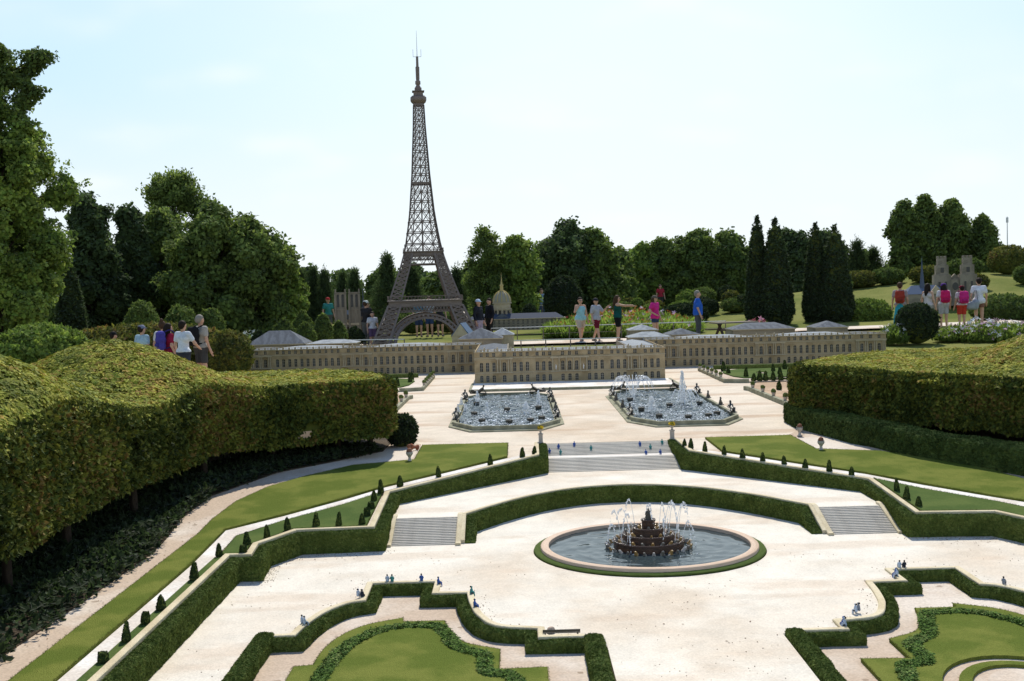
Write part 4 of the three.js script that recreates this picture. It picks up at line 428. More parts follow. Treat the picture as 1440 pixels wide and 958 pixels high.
{ // central block
  const t = thing('palace_block', 'projecting central block of the model palace with three window rows', 'building', [-0.02, 0.045, -28.72]); const H = 0.79, X = [0, 0.172, 0.486, 0.642, 0.80, 1.046, 1.20, 1.36, 1.615, 1.87, 2.03, 2.18], bays = []; for (const x of X) { const k = Math.abs(x - 1.615) < 0.01 ? 1.12 : 1; bays.push([x, k]); if (x) bays.push([-x, k]); }
  front(t, -2.35, 2.35, bays, H, 11); columns(t, [-1.78, -1.715, -1.515, -1.45, 1.45, 1.515, 1.715, 1.78, -0.42, -0.26, -0.086, 0.086, 0.26, 0.42]);
  for (const [x, w] of [[0, 0.95], [-1.615, 0.42], [1.615, 0.42]]) mesh('entablature', merge([box(w, 0.03, 0.05, x, 0.606, 0.026), box(w + 0.02, 0.012, 0.062, x, 0.626, 0.028), box(w, 0.022, 0.05, x, 0.268, 0.026)]), M.stonelight, t);
  for (const x of [-0.34, 0.34]) mesh('niche_statue', bonesMesh([[[0, 0, 0], [0, 0.06, 0], 0.013, 0.011], [[0, 0.06, 0], [0, 0.09, 0], 0.014, 0.006], [[0, 0.106, 0], [0, 0.108, 0], 0.008, 0.008], [[0.012, 0.085, 0], [0.018, 0.05, 0.006], 0.005, 0.004]], 0.005, 0.008), M.marble, t).position.set(x, 0.32, 0.012);
  const back = merge([box(0.03, H, 4.2, -2.335, H / 2, -2.13), box(0.03, H, 4.2, 2.335, H / 2, -2.13)]); mesh('side_wall', back, M.facade, t);
  parapet(t, -2.35, 2.35, H + 0.004, 3); for (const x of [-2.1, -1.78, -1.45, -0.9, -0.42, 0.42, 0.9, 1.45, 1.78, 2.1]) mesh('trophy', trophyGeo, M.stonelight, t).position.set(x, H + 0.004, 0.0);
  mesh('flat_roof', merge([box(4.6, 0.02, 0.9, 0, H - 0.03, -0.5), box(0.8, 0.018, 3.3, -1.92, H - 0.032, -2.6), box(0.8, 0.018, 3.3, 1.92, H - 0.032, -2.6)]), M.slate, t); roofBlock(t, -2.2, 2.2, -0.85, -0.10, H - 0.02, 0.06, M.lead); roofBlock(t, -2.25, -1.6, -4.0, -1.0, H - 0.02, 0.06); roofBlock(t, 1.6, 2.25, -4.0, -1.0, H - 0.02, 0.06, M.lead); mesh('court_wall', merge([box(3.2, H, 0.03, 0, H / 2, -0.95), box(0.03, H, 3.2, -1.53, H / 2, -2.6), box(0.03, H, 3.2, 1.53, H / 2, -2.6)]), M.facade2, t);
  const u = thing('palace_terrace', 'low stone terrace step in front of the central palace block', 'terrace', [0, 0, 0]); mesh('paving', slab([[-2.42, -28.7], [-2.42, -26.75], [2.42, -26.75], [2.42, -28.7]], () => 0.062, 0.04, [], false), M.white, u); mesh('kerb', sweep([[-2.42, -28.6], [-2.42, -26.75], [2.42, -26.75], [2.42, -28.6]], boxProf(-0.03, 0.03), () => 0.01, () => 0.075, 0.5), M.basinstone, u); }
for (const s of [-1, 1]) { // long wings; the same sequence of ranges and column-fronted pavilions, mirrored
  const t = thing('palace_wing', s < 0 ? 'long wing of the model palace ending behind the two-mound hedge' : 'long wing of the model palace ending beside an open lawn', 'building', [0, 0.045, -32.85]); const H = 0.79, bays = [], cols = []; const add = (a, n, p, k = 1) => { for (let i = 0; i < n; i++) bays.push([s * (a + p * i), k]); };
  add(2.62, 3, 0.245, 1.05); add(3.42, 12, 0.172); add(5.58, 3, 0.245, 1.05); add(6.36, 11, 0.172); add(8.42, 3, 0.245, 1.05);
  for (const c of [2.62, 5.58, 8.42]) for (let i = 0; i < 4; i++) cols.push(s * (c - 0.15 + 0.245 * i + 0.0), s * (c - 0.10 + 0.245 * i + 0.0)); front(t, s < 0 ? -9.1 : 2.3, s < 0 ? -2.3 : 9.1, bays, H, 20 + s); columns(t, cols);
  for (const c of [2.86, 5.825, 8.665]) mesh('entablature', merge([box(0.86, 0.03, 0.05, s * c, 0.606, 0.026), box(0.88, 0.012, 0.062, s * c, 0.626, 0.028), box(0.86, 0.022, 0.05, s * c, 0.268, 0.026)]), M.stonelight, t);
  mesh('end_wall', box(0.03, H, 1.6, s * 9.085, H / 2, -0.83), M.facade, t); mesh('back_wall', box(6.8, H, 0.03, s * 5.7, H / 2, -1.65), M.facade, t); parapet(t, s < 0 ? -9.1 : 2.3, s < 0 ? -2.3 : 9.1, H + 0.004, 30 + s); for (const c of [5.45, 5.7, 5.95, 6.2]) mesh('trophy', trophyGeo, M.stonelight, t).position.set(s * c, H + 0.004, 0.0);
  for (const [a, b] of [[2.5, 3.3], [3.35, 5.35], [6.25, 8.2], [8.3, 9.0]]) roofBlock(t, s > 0 ? a : -b, s > 0 ? b : -a, -1.55, -0.08, H - 0.01, b - a > 1.2 ? 0.07 : 0.03, b - a > 1.2 ? M.lead : M.slate); mesh('flat_roof', box(6.7, 0.02, 1.5, s * 5.7, H - 0.03, -0.83), M.slate, t); }
function pavilion(label, x, z, w, d, h, rh, roof, wall, y = 0.1) { const t = thing('palace_pavilion', label, 'building', [x, y, z]); mesh('wall', box(w, h, d, 0, h / 2, 0), wall, t); mesh('cornice', box(w + 0.06, 0.03, d + 0.06, 0, h, 0), M.stonelight, t); roofBlock(t, -w / 2 - 0.03, w / 2 + 0.03, -d / 2 - 0.03, d / 2 + 0.03, h + 0.015, rh, roof); const g = winGeo(0.1, 0.16); for (let i = 0; i < Math.floor(w / 0.24); i++) { const m = mesh('window', g.bars, M.frame, t); m.position.set(-w / 2 + 0.16 + i * 0.24, h * 0.4, d / 2 + 0.008); mesh('pane', g.pane, M.glass, m); } return t; }
pavilion('steep grey slate roofed pavilion behind the wing near the conical bushes', -8.75, -36.6, 1.75, 1.3, 0.75, 0.40, M.slate, M.facade2); pavilion('pale lead-roofed range behind the wing beside the iron tower', -7.0, -36.2, 1.5, 1.0, 0.74, 0.10, M.lead, M.facade2); pavilion('blue-grey roofed court pavilion behind the central block by the tower foot', -2.4, -36.0, 1.3, 1.4, 0.78, 0.3, M.slate, M.facade2); pavilion('white gabled court pavilion behind the central block by the tower foot', -1.75, -37.2, 0.7, 1.0, 0.82, 0.2, M.lead, M.stonelight); pavilion('white hipped kiosk roof behind the central block below the pointing woman', 2.75, -37.6, 0.9, 1.0, 0.84, 0.16, M.lead, M.facade2); pavilion('pale court roof with dark skylights behind the central block', 2.6, -34.6, 1.2, 1.0, 0.74, 0.14, M.lead, M.facade2); pavilion('low grey roof behind the central block\'s inner corner', 3.7, -35.4, 0.9, 1.2, 0.76, 0.16, M.slate, M.facade2); pavilion('grey slate pavilion roof behind the wing in front of the paired cypresses', 6.3, -36.4, 1.9, 1.2, 0.82, 0.18, M.slate, M.facade2); pavilion('small grey peaked roof behind the far wing', 8.5, -36.8, 1.0, 1.1, 0.80, 0.18, M.slate, M.facade2);

// ================================================================ IRON LATTICE TOWER
{ const t = thing('iron_tower', 'tall brown iron lattice tower with two platforms and arched base', 'tower', [-4.78, 0.12, -44.6], 0.10); const hw = y => { const P = [[0, 2.12], [0.5, 1.93], [1.1, 1.66], [1.75, 1.37], [2.0, 1.30], [3.1, 0.90], [3.75, 0.70], [4.25, 0.605], [5.2, 0.46], [6.7, 0.33], [8.5, 0.225], [9.4, 0.195]]; for (let i = 1; i < P.length; i++) if (y <= P[i][0]) return mix(P[i - 1][1], P[i][1], (y - P[i - 1][0]) / (P[i][0] - P[i - 1][0])); return 0.19; };
  const lw = y => y < 1.8 ? mix(0.62, 0.46, y / 1.8) : y < 3.8 ? mix(0.44, 0.30, (y - 1.8) / 2) : 0.2;
  const leg = (sx, sz, ys, wd) => { const parts = [], C = (y, a, b) => [sx * (hw(y) - a * lw(y)), y, sz * (hw(y) - b * lw(y))], cr = [[0, 0], [1, 0], [1, 1], [0, 1]]; for (let i = 0; i < ys.length - 1; i++) { const y0 = ys[i], y1 = ys[i + 1]; for (let k = 0; k < 4; k++) { const [a, b] = cr[k], [c, d] = cr[(k + 1) % 4]; parts.push(bar(C(y0, a, b), C(y1, a, b), wd), bar(C(y0, a, b), C(y1, c, d), wd * 0.55), bar(C(y0, c, d), C(y1, a, b), wd * 0.55), bar(C(y1, a, b), C(y1, c, d), wd * 0.6), bar(C((y0 + y1) / 2, (a + c) / 2, (b + d) / 2), C(y1, (a + c) / 2, (b + d) / 2), wd * 0.4)); } } return merge(parts); };
  const lin = (a, b, n) => Array.from({ length: n + 1 }, (_, i) => mix(a, b, i / n)); const four = [[-1, -1], [1, -1], [1, 1], [-1, 1]];
  for (const [a, b] of four) { mesh('lower_leg', leg(a, b, lin(0.05, 1.72, 9), 0.072), M.iron, t); mesh('middle_leg', leg(a, b, lin(1.95, 3.72, 11), 0.056), M.iron, t); mesh('footing', box(0.78, 0.16, 0.78, a * 1.8, 0.02, b * 1.8), M.stonelight, t); }
  for (let k = 0; k < 4; k++) { const parts = [], n = 22; const P = (a, r, zz) => { const x = r * Math.cos(a), y = 0.30 + r * 0.86 * Math.sin(a) * 0.98, w = hw(y) - 0.03 - zz; return [x, y, w]; }; for (let i = 0; i < n; i++) { const a0 = mix(0.06, Math.PI - 0.06, i / n), a1 = mix(0.06, Math.PI - 0.06, (i + 1) / n); parts.push(bar(P(a0, 1.16, 0), P(a1, 1.16, 0), 0.075, 0.12), bar(P(a0, 1.32, 0), P(a1, 1.32, 0), 0.05, 0.08), bar(P(a0, 1.16, 0), P(a1, 1.32, 0), 0.03), bar(P(a0, 1.32, 0), P(a1, 1.16, 0), 0.03)); } mesh('arch', merge(parts).rotateY(k * Math.PI / 2), M.iron, t); }
  const deck = (y, w, h, n) => { const parts = [box(2 * w, h * 0.5, 2 * w, 0, y + h * 0.25, 0), box(2 * w + 0.1, 0.04, 2 * w + 0.1, 0, y + h * 0.56, 0)]; for (let k = 0; k < 4; k++) { const q = []; for (let i = 0; i <= n; i++) q.push(box(0.016, h * 0.5, 0.016, mix(-w, w, i / n), y + h * 0.8, w + 0.03)); q.push(box(2 * w + 0.06, 0.02, 0.02, 0, y + h * 1.05, w + 0.03)); for (let i = 0; i < n; i++) { const a = mix(-w, w, i / n), b = mix(-w, w, (i + 1) / n); q.push(bar([a, y - h * 0.62, w - 0.01], [b, y, w - 0.01], 0.026), bar([b, y - h * 0.62, w - 0.01], [a, y, w - 0.01], 0.026)); } q.push(box(2 * w, 0.035, 0.03, 0, y - h * 0.64, w - 0.01), box(2 * w + 0.02, 0.03, 0.03, 0, y - 0.01, w)); parts.push(merge(q).rotateY(k * Math.PI / 2)); } return merge(parts); };
  mesh('first_platform', deck(1.72, 1.36, 0.34, 22), M.iron, t); mesh('second_platform', deck(3.62, 0.72, 0.24, 12), M.iron, t); { const q = []; for (let k = 0; k < 4; k++) q.push(merge([box(1.5, 0.05, 0.03, 0, 3.28, 0.83), ...[-0.6, -0.3, 0, 0.3, 0.6].map(x => bar([x, 3.28, 0.82], [x + 0.15, 3.55, 0.76], 0.02)), ...[-0.6, -0.3, 0, 0.3, 0.6].map(x => bar([x, 3.28, 0.82], [x - 0.15, 3.55, 0.76], 0.02))]).rotateY(k * Math.PI / 2)); mesh('belt_girder', merge(q), M.iron, t); }
  { const ys = [3.6]; let y = 3.6; while (y < 9.25) { y += 0.16 + 0.30 * clamp((9.6 - y) / 6) ; ys.push(Math.min(y, 9.3)); } const parts = []; for (let k = 0; k < 4; k++) { const q = []; for (let i = 0; i < ys.length - 1; i++) { const y0 = ys[i], y1 = ys[i + 1], a = hw(y0), b = hw(y1), wd = mix(0.042, 0.028, i / ys.length); const inn = v => v * 0.62; for (const s of [-1, 1]) { q.push(bar([s * a, y0, a], [s * b, y1, b], wd * 1.35), bar([s * inn(a), y0, a], [s * inn(b), y1, b], wd * 0.7), bar([s * a, y0, a], [s * inn(b), y1, b], wd * 0.55), bar([s * inn(a), y0, a], [s * b, y1, b], wd * 0.55)); q.push(bar([s * inn(a) * 0.98, y0, a], [s * 0.02, y1, b], wd * 0.6), bar([s * 0.02, y0, a], [s * inn(b), y1, b], wd * 0.6)); } q.push(box(2 * b, wd * 0.9, wd * 0.8, 0, y1, b), box(wd * 0.8, y1 - y0, wd * 0.6, 0, (y0 + y1) / 2, mix(a, b, 0.5))); } q.push(box(2 * hw(6.35), 0.07, 0.05, 0, 6.35, hw(6.35))); parts.push(merge(q).rotateY(k * Math.PI / 2)); } mesh('upper_shaft', merge(parts), M.iron, t); }
  mesh('top_gallery', merge([box(0.40, 0.06, 0.40, 0, 9.33, 0), lathe([[0.19, 9.34], [0.30, 9.44], [0.325, 9.5], [0.325, 9.6], [0.27, 9.64], [0.27, 9.66], [0.2, 9.67], [0, 9.67]], 8).rotateY(0.39), box(0.36, 0.14, 0.36, 0, 9.74, 0), box(0.46, 0.02, 0.46, 0, 9.83, 0), box(0.26, 0.12, 0.26, 0, 9.9, 0)]), M.iron, t); mesh('lantern', merge([lathe([[0.13, 9.95], [0.08, 10.05], [0.06, 10.08], [0.1, 10.1], [0.1, 10.22], [0.06, 10.26], [0.07, 10.3], [0.075, 10.75], [0.05, 10.78], [0.045, 11.15], [0, 11.16]], 8), box(0.3, 0.012, 0.012, 0, 11.14, 0), box(0.012, 0.28, 0.012, -0.15, 11.28, 0), box(0.012, 0.28, 0.012, 0.15, 11.28, 0)]), M.iron, t); mesh('antenna', cyl(0.016, 0.006, 0.98, 0, 11.14, 0, 6), M.lightgrey, t); }

// ================================================================ OTHER MODEL MONUMENTS
{ const t = thing('cathedral', 'pale model cathedral with two square front towers and a thin dark spire', 'church', [-7.93, 0.45, -46.0], 0.12); for (const x of [-0.27, 0.27]) { mesh('tower', merge([box(0.42, 1.95, 0.42, x, 0.975, 0), box(0.46, 0.05, 0.46, x, 1.3, 0), box(0.46, 0.05, 0.46, x, 1.95, 0), ...[-0.19, 0.19].flatMap(a => [-0.19, 0.19].map(b => box(0.05, 0.14, 0.05, x + a, 2.03, b)))]), M.facade2, t); for (const o of [-0.09, 0.09]) mesh('louvre_window', merge([box(0.09, 0.46, 0.02, x + o, 1.62, 0.212), new THREE.CylinderGeometry(0.045, 0.045, 0.02, 8).rotateX(Math.PI / 2).translate(x + o, 1.85, 0.212)]), M.glass, t); mesh('buttress', merge([box(0.07, 1.9, 0.06, x - 0.2, 0.95, 0.22), box(0.07, 1.9, 0.06, x + 0.2, 0.95, 0.22)]), M.facade2, t); } mesh('rose_window', new THREE.CylinderGeometry(0.1, 0.1, 0.03, 16).rotateX(Math.PI / 2).translate(0, 1.0, 0.22), M.glass, t); for (const x of [-0.27, 0, 0.27]) mesh('portal', merge([box(0.14, 0.26, 0.03, x, 0.15, 0.215)]), M.glass, t); mesh('gallery', box(0.96, 0.08, 0.46, 0, 0.72, 0), M.stonelight, t);
  mesh('nave', merge([box(0.6, 1.0, 2.2, 0.35, 0.5, -1.3), box(1.0, 0.6, 2.2, 0.35, 0.3, -1.3)]), M.facade2, t); roofBlock(t, 0.03, 0.67, -2.4, -0.2, 1.0, 0.34); mesh('transept', box(1.25, 0.95, 0.4, 0.4, 0.475, -1.1), M.facade2, t); roofBlock(t, -0.25, 1.05, -1.32, -0.88, 0.95, 0.3, M.lead); mesh('spire', lathe([[0.07, 1.2], [0.06, 1.5], [0.035, 1.55], [0.0, 2.35]], 8).translate(0.6, 0, -1.1), M.slate, t); }
{ const t = thing('domed_church', 'model church with a ribbed gilded dome and needle lantern', 'church', [-1.9, 0.62, -52.0]); mesh('drum_base', box(1.05, 0.55, 1.05, 0, 0.27, 0), M.facade2, t); mesh('pediment', new THREE.ExtrudeGeometry(new THREE.Shape([V2(-0.3, 0), V2(0.3, 0), V2(0, 0.2)]), { depth: 0.2, bevelEnabled: false }).translate(0, 0.5, 0.45), M.slate, t); mesh('drum', merge([cyl(0.38, 0.38, 0.62, 0, 0.52, 0, 24), cyl(0.42, 0.42, 0.04, 0, 0.86, 0, 24), cyl(0.43, 0.43, 0.05, 0, 1.12, 0, 24)]), M.stonelight, t); for (let i = 0; i < 12; i++) { const a = i / 12 * 6.283; mesh('column', cyl(0.028, 0.024, 0.3, 0.41 * Math.cos(a), 0.56, 0.41 * Math.sin(a), 6), M.stonelight, t); const w = mesh('window', box(0.09, 0.2, 0.02, 0, 0, 0), M.glass, t); w.position.set(0.382 * Math.cos(a + 0.26), 0.72, 0.382 * Math.sin(a + 0.26)); w.rotation.y = -a - 0.26 + Math.PI / 2; } mesh('dome', lathe([[0.40, 1.14], [0.405, 1.24], [0.37, 1.40], [0.29, 1.54], [0.17, 1.64], [0.08, 1.68], [0.08, 1.7]], 24), std([0.30, 0.275, 0.21], { roughness: 0.6 }), t); for (let i = 0; i < 12; i++) { const a = i / 12 * 6.283, rib = new THREE.TubeGeometry(new THREE.CatmullRomCurve3([[0.41, 1.2], [0.375, 1.40], [0.295, 1.545], [0.17, 1.65], [0.08, 1.69]].map(([r, y]) => new THREE.Vector3(r * Math.cos(a), y, r * Math.sin(a)))), 10, 0.016, 5); mesh('gilded_rib', rib, std([0.50, 0.38, 0.13], { roughness: 0.5 }), t); } mesh('lantern', lathe([[0.09, 1.68], [0.1, 1.72], [0.075, 1.74], [0.075, 1.9], [0.1, 1.93], [0.04, 2.0], [0.012, 2.3], [0, 2.55]], 10), std([0.5, 0.38, 0.16], { roughness: 0.5 }), t); }
{ const t = thing('long_model_building', 'long low model building with dark slate roof beside the gilded dome', 'building', [-1.3, 0.56, -52.6]); mesh('wall', box(4.3, 0.5, 0.9, 0, 0.25, 0.9), M.facade2, t); roofBlock(t, -2.18, 2.18, 0.42, 1.38, 0.5, 0.24, std([0.05, 0.062, 0.09])); const g = winGeo(0.1, 0.17); for (let i = 0; i < 20; i++) for (const y of [0.04, 0.28]) { const m = mesh('window', g.bars, M.frame, t); m.position.set(-2.0 + i * 0.21, y, 1.356); mesh('pane', g.pane, M.glass, m); } mesh('cornice', box(4.4, 0.03, 1.0, 0, 0.5, 0.9), M.stonelight, t); }
{ const t = thing('model_chapel', 'small model chapel with steep blue roof at the tower foot', 'church', [-3.15, 0.3, -40.5], -0.2); mesh('wall', merge([box(0.62, 0.5, 0.8, 0, 0.25, 0), new THREE.ExtrudeGeometry(new THREE.Shape([V2(-0.31, 0), V2(0.31, 0), V2(0, 0.42)]), { depth: 0.04, bevelEnabled: false }).translate(0, 0.5, 0.38)]), M.stonelight, t); const r = new THREE.ExtrudeGeometry(new THREE.Shape([V2(-0.36, 0), V2(0, 0.46), V2(0.36, 0), V2(0.31, 0), V2(0, 0.40), V2(-0.31, 0)]), { depth: 0.8, bevelEnabled: false }).translate(0, 0.49, -0.4); mesh('roof', r, std([0.08, 0.13, 0.2]), t); mesh('door', merge([box(0.15, 0.2, 0.02, 0, 0.1, 0.42), new THREE.CylinderGeometry(0.075, 0.075, 0.02, 12).rotateX(Math.PI / 2).translate(0, 0.2, 0.42)]), M.glass, t); }
{ const t = thing('cathedral', 'grey model church with two stepped battlemented towers on the mound', 'church', [18.45, 1.1, -52.5], -0.2); t.scale.set(0.62, 0.86, 0.62); for (const x of [-0.88, 0.88]) { mesh('tower', merge([box(1.15, 1.6, 1.15, x, 0.8, 0), box(0.85, 0.5, 0.85, x, 1.85, 0), box(0.95, 0.08, 0.95, x, 1.6, 0), box(0.62, 0.42, 0.62, x, 2.25, 0), box(0.7, 0.06, 0.7, x, 2.1, 0)]), M.facade2, t); for (const a of [-1, 0, 1]) for (const b of [-1, 0, 1]) if (a || b) mesh('merlon', box(0.11, 0.14, 0.11, x + a * 0.25, 2.52, b * 0.25), M.facade2, t); for (const o of [-0.22, 0.22]) mesh('window', box(0.14, 0.5, 0.03, x + o, 1.0, 0.58), M.glass, t); mesh('window', box(0.22, 0.26, 0.03, x, 1.85, 0.43), M.glass, t); } mesh('front', merge([box(0.8, 1.35, 0.9, 0, 0.67, 0), new THREE.ExtrudeGeometry(new THREE.Shape([V2(-0.4, 0), V2(0.4, 0), V2(0, 0.3)]), { depth: 0.5, bevelEnabled: false }).translate(0, 1.35, -0.25)]), M.facade2, t); mesh('rose_window', new THREE.CylinderGeometry(0.2, 0.2, 0.03, 16).rotateX(Math.PI / 2).translate(0, 1.0, 0.46), M.glass, t); mesh('nave', box(1.4, 1.0, 3.0, 0, 0.5, -1.8), M.facade2, t); roofBlock(t, -0.75, 0.75, -3.4, -0.3, 1.0, 0.5);
  const u = thing('model_church', 'model church with blue slate roof and tall slate spire by the battlemented towers', 'church', [16.9, 0.95, -52.0]); u.scale.set(0.75, 0.78, 0.75); mesh('wall', box(2.4, 0.9, 1.1, 0, 0.45, 0), M.facade2, u); roofBlock(u, -1.25, 1.25, -0.6, 0.6, 0.9, 0.5, std([0.1, 0.13, 0.19])); mesh('spire', lathe([[0.26, 0.8], [0.24, 1.3], [0.14, 1.42], [0.05, 2.4], [0, 3.1]], 8).translate(-0.1, 0, 0), std([0.09, 0.11, 0.15], {}), u); mesh('gable', new THREE.ExtrudeGeometry(new THREE.Shape([V2(-0.4, 0), V2(0.4, 0), V2(0, 0.5)]), { depth: 0.1, bevelEnabled: false }).translate(0.5, 0.9, 0.56), M.stonelight, u); }

// ================================================================ VISITORS (life size, in the park round the models)
const SK = { a: [0.50, 0.30, 0.21], b: [0.42, 0.25, 0.17], c: [0.30, 0.17, 0.11] }, HAIR = { dark: [0.018, 0.012, 0.009], brown: [0.06, 0.033, 0.018], grey: [0.22, 0.20, 0.17], fair: [0.22, 0.14, 0.06] };
const weave = grained(128, 0.4, [0.98, 0.98, 0.98], [0.78, 0.78, 0.78], 4, 7, { bump: 0.003 }); const clothMat = c => { const m = weave.clone(); m.color = new THREE.Color().setRGB(...c); return m; };
function person(o) {
  const s = (o.h || 1.68) / 1.7, st = o.stride || 0, lean = o.lean || 0; const t = thing('person', o.label, 'person', o.at, o.turn || 0, o.group); const V = (x, y, z) => [x * s, (y) * s, (z + lean * Math.max(0, y - 0.95)) * s];
  const w = o.wide || 1, legs = [[-1, st], [1, -st]].map(([k, f]) => { const kn = V(k * 0.10, 0.49, f * 0.5 + 0.02 + Math.abs(f) * 0.1), an = V(k * 0.10, 0.085 + Math.max(0, -f) * 0.12, f - 0.01); return { hip: V(k * 0.088 * w, 0.89, 0), kn, an, toe: [an[0] + k * 0.02 * s, an[1] - 0.05 * s, an[2] + 0.15 * s], heel: [an[0], an[1] - 0.045 * s, an[2] - 0.03 * s] }; });
  const arms = [-1, 1].map(k => { const q = (k < 0 ? o.armL : o.armR) || [[0.25, 1.13, -0.02], [0.27, 0.88, 0.07]]; const sh = V(k * 0.185, 1.40, 0), el = V(k * q[0][0], q[0][1], q[0][2]), wr = V(k * q[1][0], q[1][1], q[1][2]); const d = [0, 1, 2].map(i => wr[i] - el[i]), L = Math.hypot(...d) || 1; return { sh, el, wr, hand: wr.map((v, i) => v + d[i] / L * 0.085 * s), d: d.map(v => v / L) }; });
  const R = v => v * s, torso = [[V(-0.085, 0.93, 0), V(0.085, 0.93, 0), R(0.115 * w), R(0.115 * w)], [V(0, 0.96, 0), V(0, 1.18, 0.01), R(0.125 * w), R(0.118 * w)], [V(-0.085, 1.29, 0), V(0.085, 1.29, 0), R(0.108), R(0.108)], [V(-0.16, 1.40, 0), V(0.16, 1.40, 0), R(0.058), R(0.058)]];
  const head = V(0, 1.61, 0.015), body = [...torso, [V(0, 1.42, 0), V(0, 1.54, 0.012), R(0.052), R(0.048)], [V(0, 1.60, 0.0), V(0, 1.635, 0.0), R(0.088), R(0.092)], [V(0, 1.555, 0.04), V(0, 1.60, 0.045), R(0.05), R(0.06)], [V(0, 1.60, 0.1), V(0, 1.585, 0.115), R(0.014), R(0.016)], [V(-0.088, 1.60, 0), V(-0.094, 1.615, -0.005), R(0.018), R(0.018)], [V(0.088, 1.60, 0), V(0.094, 1.615, -0.005), R(0.018), R(0.018)]];
  for (const L of legs) body.push([L.hip, L.kn, R(0.088 * w), R(0.058)], [L.kn, L.an, R(0.058), R(0.037)], [L.heel, L.toe, R(0.036), R(0.03)]); for (const A of arms) body.push([A.sh, A.el, R(0.048), R(0.039)], [A.el, A.wr, R(0.038), R(0.026)], [A.wr, A.hand, R(0.028), R(0.03)]);
  const skin = std(o.skin || SK.a, { roughness: 0.6 }), gB = bonesMesh(body, 0.021 * s, 0.03 * s), extra = [gB.toNonIndexed()];
  for (const [k, A] of arms.entries()) for (let i = 0; i < 5; i++) { const side = i === 4 ? (k ? -1 : 1) * 0.03 : (i - 1.5) * 0.014, len = [0.06, 0.07, 0.066, 0.052, 0.05][i] * s, b = i === 4 ? A.wr.map((v, j) => v + A.d[j] * 0.035 * s) : A.hand.map((v, j) => v + A.d[j] * 0.015 * s), p0 = [b[0] + side * s * 0.4, b[1], b[2] + side * s], p1 = p0.map((v, j) => v + A.d[j] * len * 0.55 + (j === 2 ? 0.006 * s : 0) + (i === 4 && j === 2 ? side * s * 0.5 : 0)), p2 = p1.map((v, j) => v + A.d[j] * len * 0.45 + (j === 2 ? 0.016 * s : 0)); extra.push(bar(p0, p1, 0.014 * s), bar(p1, p2, 0.012 * s)); }
  mesh('body', merge(extra), skin, t);
  const hem = (o.hem || 0.93) * s, sl = o.sleeve ?? 0.55, sleeves = arms.flatMap(A => sl > 1 ? [[A.sh, A.el, R(0.05), R(0.042)], [A.el, A.el.map((v, i) => mix(v, A.wr[i], sl - 1)), R(0.042), R(0.034)]] : sl > 0 ? [[A.sh, A.sh.map((v, i) => mix(v, A.el[i], sl)), R(0.052), R(0.048)]] : []);
  mesh('top', bonesMesh([...(sl ? torso : torso.slice(0, 3)), ...sleeves], 0.021 * s, 0.03 * s, R(o.loose || 0.017), (x, y, z) => Math.max(hem - y, y - (sl ? 1.475 : 1.43) * s)), clothMat(o.top), t);
  const lower = o.lower || 'shorts', cutY = { shorts: 0.56, short: 0.70, trousers: 0.09, skirt: 0.2 }[lower] * s; if (lower === 'skirt') mesh('skirt', lathe([[0.14 * s, 1.0 * s], [0.17 * s, 0.85 * s], [0.22 * s, 0.5 * s], [0.25 * s, cutY]], 18), clothMat(o.low), t); else mesh(lower === 'trousers' ? 'trousers' : 'shorts', bonesMesh([torso[0], ...legs.flatMap(L => [[L.hip, L.kn, R(0.09 * w), R(0.07)], ...(lower === 'trousers' ? [[L.kn, L.an, R(0.066), R(0.052)]] : [])])], 0.021 * s, 0.03 * s, R(0.014), (x, y, z) => Math.max(cutY - y, y - 1.0 * s)), clothMat(o.low), t);
  for (const L of legs) mesh('shoe', bonesMesh([[L.heel, L.toe, R(0.042), R(0.036)]], 0.018 * s, 0.02), std(o.shoe || [0.12, 0.11, 0.1]), t);
  const hc = std(o.hair || HAIR.brown, { roughness: 0.7 }), hb = [[V(0, 1.645, -0.022), V(0, 1.66, -0.012), R(0.10), R(0.096)], [V(0, 1.60, -0.045), V(0, 1.62, -0.04), R(0.075), R(0.08)]]; if (o.long) hb.push([V(0, 1.6, -0.07), V(0, 1.5 - 0.1 * o.long, -0.105), R(0.08), R(0.075)], [V(0, 1.48, -0.10), V(0, 1.45 - 0.16 * o.long, -0.12), R(0.075), R(0.045)], [V(-0.08, 1.62, 0), V(-0.10, 1.45, -0.02), R(0.035), R(0.03)], [V(0.08, 1.62, 0), V(0.10, 1.45, -0.02), R(0.035), R(0.03)]); if (o.bun) hb.push([V(0, 1.76, -0.05), V(0, 1.77, -0.05), R(0.05), R(0.05)]);
  mesh('hair', bonesMesh(hb, 0.017 * s, 0.02 * s, 0, (x, y, z) => Math.min(z - lean * 0.6 * s - 0.055 * s, -(y - 1.66 * s))), hc, t);
  const eyeM = std([0.02, 0.015, 0.012], { roughness: 0.3 }); mesh('eyes', merge([-1, 1].map(k => new THREE.SphereGeometry(0.011 * s, 8, 6).translate(...V(k * 0.034, 1.615, 0.088)))), eyeM, t); mesh('mouth', box(0.042 * s, 0.008 * s, 0.01 * s, ...V(0, 1.553, 0.093)), std([0.30, 0.10, 0.08]), t);
  if (o.cap) { const c = mesh('cap', merge([new THREE.SphereGeometry(0.109 * s, 16, 8, 0, 6.2832, 0, Math.PI * 0.5).translate(...V(0, 1.645, -0.01)), new THREE.CylinderGeometry(0.09 * s, 0.09 * s, 0.012 * s, 16, 1, false, -Math.PI / 2, Math.PI).translate(...V(0, 1.648, 0.075))]), clothMat(o.cap), t); }
  if (o.sunglasses) mesh('sunglasses', box(0.13 * s, 0.03 * s, 0.02 * s, ...V(0, 1.615, 0.095)), std([0.01, 0.01, 0.012], { roughness: 0.2 }), t);
  t.userData.s = undefined; delete t.userData.s; return t;
}
